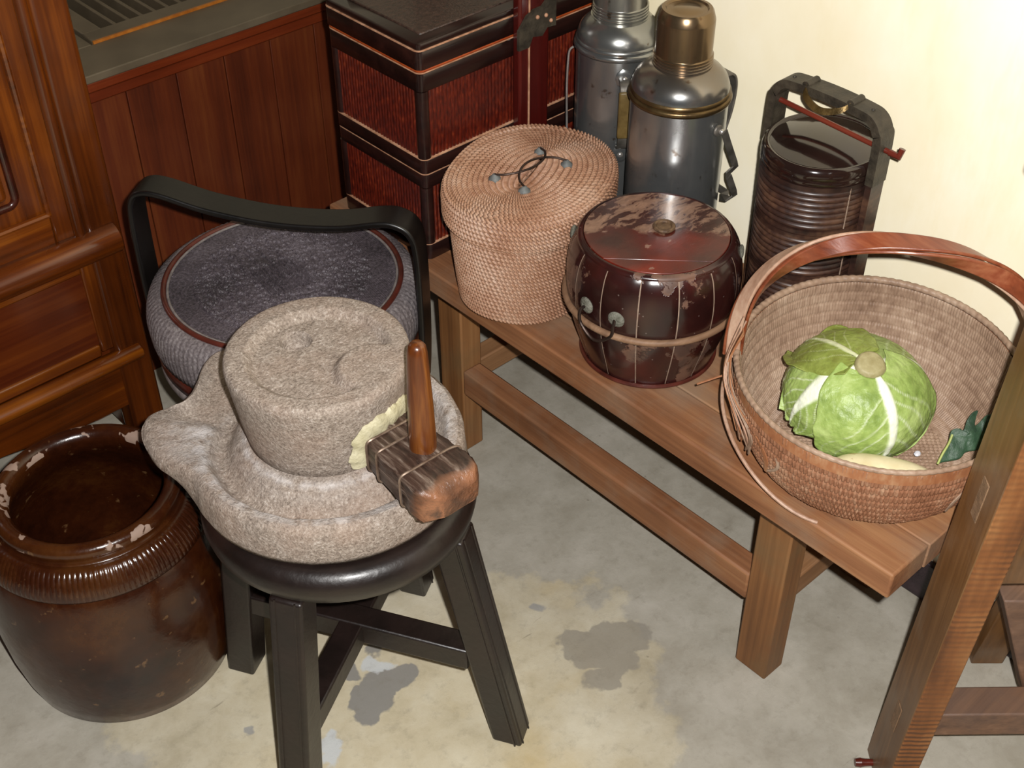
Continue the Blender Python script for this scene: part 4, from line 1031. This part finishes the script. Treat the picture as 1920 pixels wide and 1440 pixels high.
# loose splints spilling down at both handle ends
def bundle(side, nn, seed):
    rg = np.random.default_rng(seed); dirv = hu*side
    for k in range(nn):
        a0 = math.atan2(dirv[1], dirv[0])+rg.uniform(-.10, .10); a1 = a0+rg.uniform(-.12, .95)*side; zt_2 = .575+rg.uniform(-.005, .055)
        r0 = GR+rg.uniform(-.006, .006); r1 = GR+rg.uniform(-.002, .006)
        tw_ = rg.uniform(-1, 1)
        P_ = [np.array([GC[0]+math.cos(a0)*(r0-.012*(zt_2-.56)*8), GC[1]+math.sin(a0)*(r0-.012*(zt_2-.56)*8), zt_2]), np.array([GC[0]+math.cos(a0)*(r0+.006), GC[1]+math.sin(a0)*(r0+.006), .572]), np.array([GC[0]+math.cos((a0*.6+a1*.4))*(r1+.004), GC[1]+math.sin((a0*.6+a1*.4))*(r1+.004), .545]), np.array([GC[0]+math.cos(a1)*(r1-.005), GC[1]+math.sin(a1)*(r1-.005), .515]), np.array([GC[0]+math.cos(a1+.15*tw_)*(.160+rg.uniform(.0, .006)), GC[1]+math.sin(a1+.15*tw_)*(.160+rg.uniform(0, .006)), .480])]
        sp_2 = spline(P_, 24); wv_ = []
        for ii, p in enumerate(sp_2):
            ang_ = math.atan2(p[1]-GC[1], p[0]-GC[0]); wv_.append(np.array([-math.sin(ang_), math.cos(ang_), .25*tw_])*rg.uniform(.0048, .0054)*(1+.4*(k % 3))*(1-.78*ii/len(sp_2)))
        MB().strap(sp_2, np.array(wv_), .0016).build('splint', (M_bin, M_bstrip, M_barch2)[k % 3], gb, ang=60)
bundle(1, 26, 3); bundle(-1, 12, 5)
# thin hoop sprung loose around the foot, and one splint sticking out
q = np.linspace(math.radians(118), math.radians(196), 50)
zz = GZ0+.004+.075*smooth(math.radians(200), math.radians(120), q)
rr2 = .1330+.043*smooth(math.radians(230), math.radians(130), q)+.006
MB().tube(np.c_[GC[0]+np.cos(q)*rr2, GC[1]+np.sin(q)*rr2, zz], .0024, 8).build('loose_hoop', M_barch2, gb)
MB().tube([(1.060, .725, .520), (1.032, .742, .513), (1.008, .755, .507)], .0014, 6).build('loose_splint', M_bstrip, gb)

# ------------------------------------------------------------------ cabbage and the other vegetables
def mat_leaf(name, c1, c2, c3, veinc, rough=.42):
    n = N(name)
    a = n.noise(26, n.warp(.01, 50), detail=6); f = n.noise(130, detail=4)
    col = n.ramp(n.math('ADD', n.math('MULTIPLY', a, .75), n.math('MULTIPLY', f, .25)), [(.34, c1), (.5, c2), (.66, c3)])
    at_ = n.t.nodes.new('ShaderNodeAttribute'); at_.attribute_name = 'vein'
    col = n.mix(at_.outputs['Fac'], col, veinc)
    m = n.out(col, rough, n.bump(n.math('ADD', n.noise(60, detail=5), n.math('MULTIPLY', a, .5)), .7, .004), spec=.4)
    n.p.inputs['Subsurface Weight'].default_value = .08; n.p.inputs['Subsurface Radius'].default_value = (.004, .006, .002)
    return m
M_cab1 = mat_leaf('cabbage_leaf', '#687a38', '#849350', '#9dab6a', '#d4d9ba')
M_cab2 = mat_leaf('pale_cabbage_leaf', '#728840', '#8fa457', '#a8b973', '#e2e6cf')
M_cab3 = mat_leaf('yellowed_cabbage_leaf', '#6a6b2e', '#7b863c', '#8d984f', '#bfc19a')
M_stem = simple('cut_cabbage_stem', '#857a4e', '#a39a72', 60, rough=.55, bump=.4)
KB = np.array([1.128, .602, .5165]); KR = .0850
cg = thing('cabbage', 'pale green cabbage lying stem up in the bamboo basket', 'cabbage', (KB[0], KB[1], .4462))
sd_ = np.array([-.215, -.235, .95]); sd_ /= np.linalg.norm(sd_)
# frame around the stem: fx = image right, fy = image down, both tangent to the stem axis
fx = ri-sd_*(ri@sd_); fx /= np.linalg.norm(fx); fy = np.cross(fx, sd_); fy = fy if fy@(-up) > 0 else -fy
def cabpt(th_, az, r):
    d_ = sd_*np.cos(th_)[..., None]+(fx*np.cos(az)[..., None]+fy*np.sin(az)[..., None])*np.sin(th_)[..., None]
    p = d_*np.asarray(r)[..., None]
    p[..., 2] *= .80
    return KB+p
th_, az_ = np.meshgrid(np.linspace(.02, PI-.02, 40), np.linspace(0, 2*PI, 64, endpoint=False), indexing='ij')
MB().grid(cabpt(th_, az_, KR*.955+0*th_), cv=True).build('heart', M_cab2, cg, ang=180)
def leaf(az0, wid, length, dr, mat, seed, bend=0.0, rib=.13, curl=.010, th0=.20):
    ns, nw = 80, 84
    s_, w_ = np.meshgrid(np.linspace(0, 1, ns), np.linspace(-1, 1, nw), indexing='ij')
    prof_ = np.clip(np.sin(PI*np.clip(s_*.86+.10, 0, 1)), 0, 1)**.55*(1+.05*vnoise(w_*0+s_*7, w_*0+seed, seed))
    edge = 1+.05*(vnoise(s_*14+seed, w_*0+seed*3, seed)-.5)
    th2 = th0+length*s_*(1-.10*np.abs(w_)**3*(.6+.8*vnoise(w_*5+9, s_*0+seed, seed+1)))
    az2 = az0+bend*s_**1.3+wid*prof_*w_*edge/np.maximum(np.sin(np.clip(th2, .25, 2.6)), .35)*.8
    cw = .10*np.sin(s_*3.0+seed)*s_
    x_ = w_-cw
    ribw = rib*(1-s_)**1.3+.016
    vein = smooth(1.15, .55, np.abs(x_)/ribw)
    ridge = vein*(.0012+.0014*(1-s_)**2)
    for k in range(5):
        s0 = .05+.16*k+.03*math.sin(seed*3+k)
        for sg in (-1, 1):
            s0b = s0+.05*sg
            c_ = sg*1.25*np.clip(s_-s0b, 0, 1)**.80*(1-.2*k/5)+.03*np.sin(s_*14+k+seed)
            dd = np.abs(x_-c_)+np.where(s_ < s0b, 1, 0)
            v_ = smooth(1.3, .2, dd/(.016*(1.1-np.abs(w_)*.75)))*(.55-.35*np.abs(w_))
            vein = np.maximum(vein, v_); ridge = np.maximum(ridge, v_*.0014)
    puff = .0013*(vnoise(s_*8+seed, w_*6+seed*2, seed)-.5)+.0010*(vnoise(s_*26+seed, w_*18, seed+5)-.5)+.0009*np.abs(vnoise(s_*12+seed, w_*9, seed+7)-.5)
    r_ = KR*(1+dr)+ridge+puff+curl*np.clip((np.abs(w_)-.72)/.28, 0, 1)**2*(vnoise(s_*6+seed*1.7, w_*2, seed+2)-.30)+curl*np.clip((s_-.86)/.14, 0, 1)**2*(vnoise(w_*5, s_*2+seed, seed+4)-.35)
    o = MB().grid(cabpt(th2, az2, r_)).build('leaf', mat, cg, ang=180, weld=False)
    at_ = o.data.attributes.new('vein', 'FLOAT', 'POINT'); at_.data.foreach_set('value', np.clip(vein, 0, 1).reshape(-1).astype(np.float32))
    sm_ = o.modifiers.new('thick', 'SOLIDIFY'); sm_.thickness = .0012; sm_.offset = -1
    return o
leaf(math.radians(-100), 1.05, 1.70, .000, M_cab1, 1, .15, curl=.006)
leaf(math.radians(-20), 1.15, 1.80, .026, M_cab1, 2, .30, rib=.17, curl=.006)
leaf(math.radians(205), 1.10, 1.75, .026, M_cab3, 3, -.2, rib=.20, curl=.006)
leaf(math.radians(166), 1.00, 1.55, .052, M_cab2, 4, -.20, rib=.30, curl=.008)
leaf(math.radians(70), 1.28, 2.00, .084, M_cab2, 5, .14, rib=.085, curl=.007)
leaf(math.radians(228), .72, 1.40, .082, M_cab3, 6, .05, rib=.07, curl=.016)
c = KB+sd_*KR*.93*np.array([1, 1, .80])+sd_*.004; R_ = np.array([fx, fy, sd_]).T
pr = [(.0195, -.004), (.0188, .006), (.0168, .0110), (.0140, .0128), (.0100, .0118), (.0060, .0128), (0, .0122)]
m = MB(); a_ = np.linspace(0, 2*PI, 32, endpoint=False)
P = np.array([[c+R_@np.array([r*math.cos(q)*(1+.05*math.sin(3*q)), r*math.sin(q), h]) for r, h in pr] for q in a_]); m.grid(P, cu=True)
m.build('stem', M_stem, cg, ang=60)

def mat_gourd():
    n = N('pale_squash_skin'); a = n.noise(20, detail=5)
    col = n.ramp(a, [(.35, '#c2b48a'), (.6, '#d6cba6')]); sp = n.ramp(n.noise(45, detail=5), [(.62, 0.0), (.68, .7)])
    return n.out(n.mix(sp, col, '#9a6d38'), .35, n.bump(a, .15, .002), coat=.2)
ga = np.array([1.0555, .5150, .5010]); gd = np.array([.60, -.80, -.02]); gd /= np.linalg.norm(gd)
gn = np.cross(gd, [0, 0, 1.0]); gn /= np.linalg.norm(gn); gu = np.cross(gn, gd)
t_ = np.linspace(-1, 1, 26); rr_ = .0265*np.sqrt(np.clip(1-np.abs(t_)**2.6, 0, 1))*(1-.10*t_)
a_ = np.linspace(0, 2*PI, 30, endpoint=False)
P = np.array([[ga+np.array([-.012, -.016, 0])+gd*.066*tt_+(gn*math.cos(q)+gu*math.sin(q))*r for r, tt_ in zip(rr_, t_)] for q in a_])
sq_ = MB().grid(P, cu=True).build('pale_squash', mat_gourd(), base=(ga[0]-.012, ga[1]-.016, ga[2]))
tag(sq_, 'pale yellow squash lying in front of the cabbage behind the basket rim', 'squash')

M_green = mat_leaf('dark_green_leaf', '#25392a', '#314a35', '#3f5b41', '#93a65c', rough=.5)
lo = [(1.1521, .4863, .4645), (1.1624, .4895, .4743), (1.1737, .4902, .483), (1.1828, .4945, .4928), (1.19, .491, .4953), (1.1938, .4852, .4935), (1.2037, .488, .5027), (1.2133, .488, .5095), (1.2191, .4842, .5107), (1.2086, .4803, .5002), (1.2054, .4752, .4941), (1.2084, .4709, .4928), (1.2175, .4753, .5027), (1.2258, .474, .5076), (1.2299, .4685, .5064), (1.2229, .4638, .4978), (1.2097, .4601, .4854), (1.1977, .46, .4768), (1.1836, .4699, .4743), (1.1732, .4715, .4682), (1.1577, .4823, .4655)]
lo = spline(lo, 84, closed=True); cen = lo.mean(0)
rows = [cen+(lo-cen)*k for k in np.linspace(1, .02, 12)]
P = np.array(rows).transpose(1, 0, 2); nl = np.array([-.5, -.45, .74])
P = P+nl*(.0035*(vnoise(P[..., 0]*120, P[..., 1]*120, 4)-.5)+.004*smooth(.02, .0, np.linalg.norm(P-cen, axis=-1)))[..., None]
gl = thing('green_leaf', 'dark green lobed leaf lying inside the basket at the right of the cabbage', 'leaf', tuple(lo[0]))
o = MB().grid(P, cu=True).build('blade', M_green, gl, ang=180)
s_ = o.modifiers.new('thick', 'SOLIDIFY'); s_.thickness = .0010
M_petiole = simple('leaf_stalk', '#8f9a4c', '#a8b065', 60, rough=.5, bump=.1)
MB().tube(spline([(1.1490, .4850, .4655), (1.160, .4872, .4740), (1.172, .4885, .4825), (1.181, .4910, .4905)], 14), .0015, 7).build('stalk', M_petiole, gl)
M_white = simple('white_chip', '#c9c9cf', '#dedee4', 60, rough=.5, bump=.2)
o = MB().ball((0, 0, 0), .0052, 8, (1, .8, .6)).build('white_scrap', M_white, base=None, ang=20)
o.location = (1.157, .517, .4560)
tag(o, 'tiny white scrap on the basket floor beside the cabbage', 'scrap')

# ------------------------------------------------------------------ rough-sawn trestle at the right
def mat_sawn(name, c1, c2, c3, sc):
    n = N(name)
    g_ = n.noise(1, n.map((40, 40, 4)), detail=4); sw = n.wave(sc, n.warp(.006, 40), 'Z'); b = n.noise(14, detail=5)
    amp_ = n.ramp(n.noise(7, detail=3), [(.40, .15), (.6, 1.0)])
    col = n.ramp(n.math('ADD', n.math('MULTIPLY', g_, .6), n.math('MULTIPLY', b, .4)), [(.35, c1), (.5, c2), (.68, c3)])
    col = n.mix(n.math('MULTIPLY', n.math('MULTIPLY', n.math('SUBTRACT', 1.0, sw), amp_), .14), col, c1)
    return n.out(col, .55, n.bump(n.math('ADD', n.math('MULTIPLY', n.math('MULTIPLY', sw, amp_), 1.0), n.math('MULTIPLY', g_, .4)), .6, .003), spec=.4)
M_sawn = mat_sawn('rough_sawn_orange_wood', '#553218', '#784a26', '#94663c', 32)
M_planed = wood('planed_brown_wood', '#4a3018', '#664422', '#7e5a35', 'Z', rough=.45, bump=.25, coat=.1, dirt='#75604c')
M_railw = wood('greyish_rail_wood', '#5a4336', '#745642', '#8a6a54', 'X', rough=.6, bump=.3, dirt='#5d4c44')
M_tenon = simple('end_grain', '#6a513a', '#87694d', 120, rough=.75, bump=.6)
tn_ = np.array([.675, .737, 0]); tr_ = np.array([.736, -.677, 0])
ts = thing('sawn_trestle', 'rough-sawn brown wooden trestle with slanting legs at the right edge of the picture', 'trestle', (1.16, .28, 0))
ft = np.array([1.017, .376, 0.0]); tp_ = ft+(np.array([.988, .340, .70])-ft)*(.92/.70)
def frameleg(a, b, wd0, wd1, dp, nm):
    """leg with front-left edge from a to b; widths along tr_, depth along tn_; planed side faces and sawn front and back"""
    A = [a, a+tr_*wd0, a+tr_*wd0+tn_*dp, a+tn_*dp]; B = [b, b+tr_*wd1, b+tr_*wd1+tn_*dp, b+tn_*dp]
    m = MB(); nseg = 8; rows = []
    for k in range(nseg+1):
        t = k/nseg; rows.append([np.array(p)*(1-t)+np.array(q)*t for p, q in zip(A, B)])
    m.grid(np.array(rows), cv=True); m.f.append((0, 1, 2, 3)); L_ = nseg*4; m.f.append((L_+3, L_+2, L_+1, L_))
    o = m.build(nm, M_sawn, ts, bevel=.0022, ang=30)
    o.data.materials.append(M_planed)
    for p in o.data.polygons:
        if abs(p.normal.dot(Vector(tr_))) > .7: p.material_index = 1
    return o
lg = frameleg(ft, tp_, .0355, .0440, .080, 'leg')
for zz, hh_ in ((.150, .026), (.575, .030)):
    p = ft+(tp_-ft)*(zz/.92)+tn_*.038
    sl_ = (tp_-ft)/np.linalg.norm(tp_-ft)
    MB().beam(p-sl_*hh_, p+sl_*hh_, tr_*.0010, tn_*.009).build('tenon_end', M_tenon, lg, bevel=.004)
r0 = ft+tn_*.0525+tr_*.03+np.array([0, 0, .126]); r1 = ft+tn_*.0525+tr_*.40+np.array([0, 0, .132])
MB().beam(r0, r1, tn_*.0225, np.array([0, 0, .0225])).build('lower_rail', M_railw, ts, bevel=.0025)
r0 = ft+tn_*.050+tr_*.03+np.array([0, 0, .445]); r1 = ft+tn_*.050+tr_*.40+np.array([0, 0, .452])
MB().beam(r0, r1, tn_*.020, np.array([0, 0, .042])).build('upper_rail', M_planed, ts, bevel=.0025)
b0 = ft+tn_*.100+tr_*.221+np.array([0, 0, .102]); b1 = ft+tn_*.100+tr_*.139+np.array([0, 0, .315])
MB().beam(b0, b1, tr_*.024, tn_*.020).build('brace', M_railw, ts, bevel=.0025)
c0 = np.array([1.332, .409, 0]); c1 = np.array([1.245, .300, .92])
MB().beam(c0, c1, tr_*.024, tn_*.011).build('leg', M_planed, ts, bevel=.0025)
for fa, fb in ((ft+tr_*.36, tp_+tr_*.36), (c0+tr_*.30-tn_*.06, c1+tr_*.30-tn_*.06)):
    MB().beam(fa+tn_*.04, fb+tn_*.04, tr_*.020, tn_*.038).build('leg', M_sawn, ts, bevel=.0025)
tb0 = (tp_+c1)/2; tb0[2] = .94
MB().beam(tb0-tr_*.113-tn_*.018, tb0+tr_*.40-tn_*.018, tn_*.102, np.array([0, 0, .018])).build('top_board', M_planed, ts, bevel=.003)
pg = ft+tn_*.052+np.array([0, 0, .0095])
MB().tube([pg+tr_*.005, pg-tr_*.010, pg-tr_*.017], [.0045, .0055, .0065], 10).tube([pg-tr_*.016, pg-tr_*.024], [.0068, .0055], 10).build('peg', M_rod, ts)
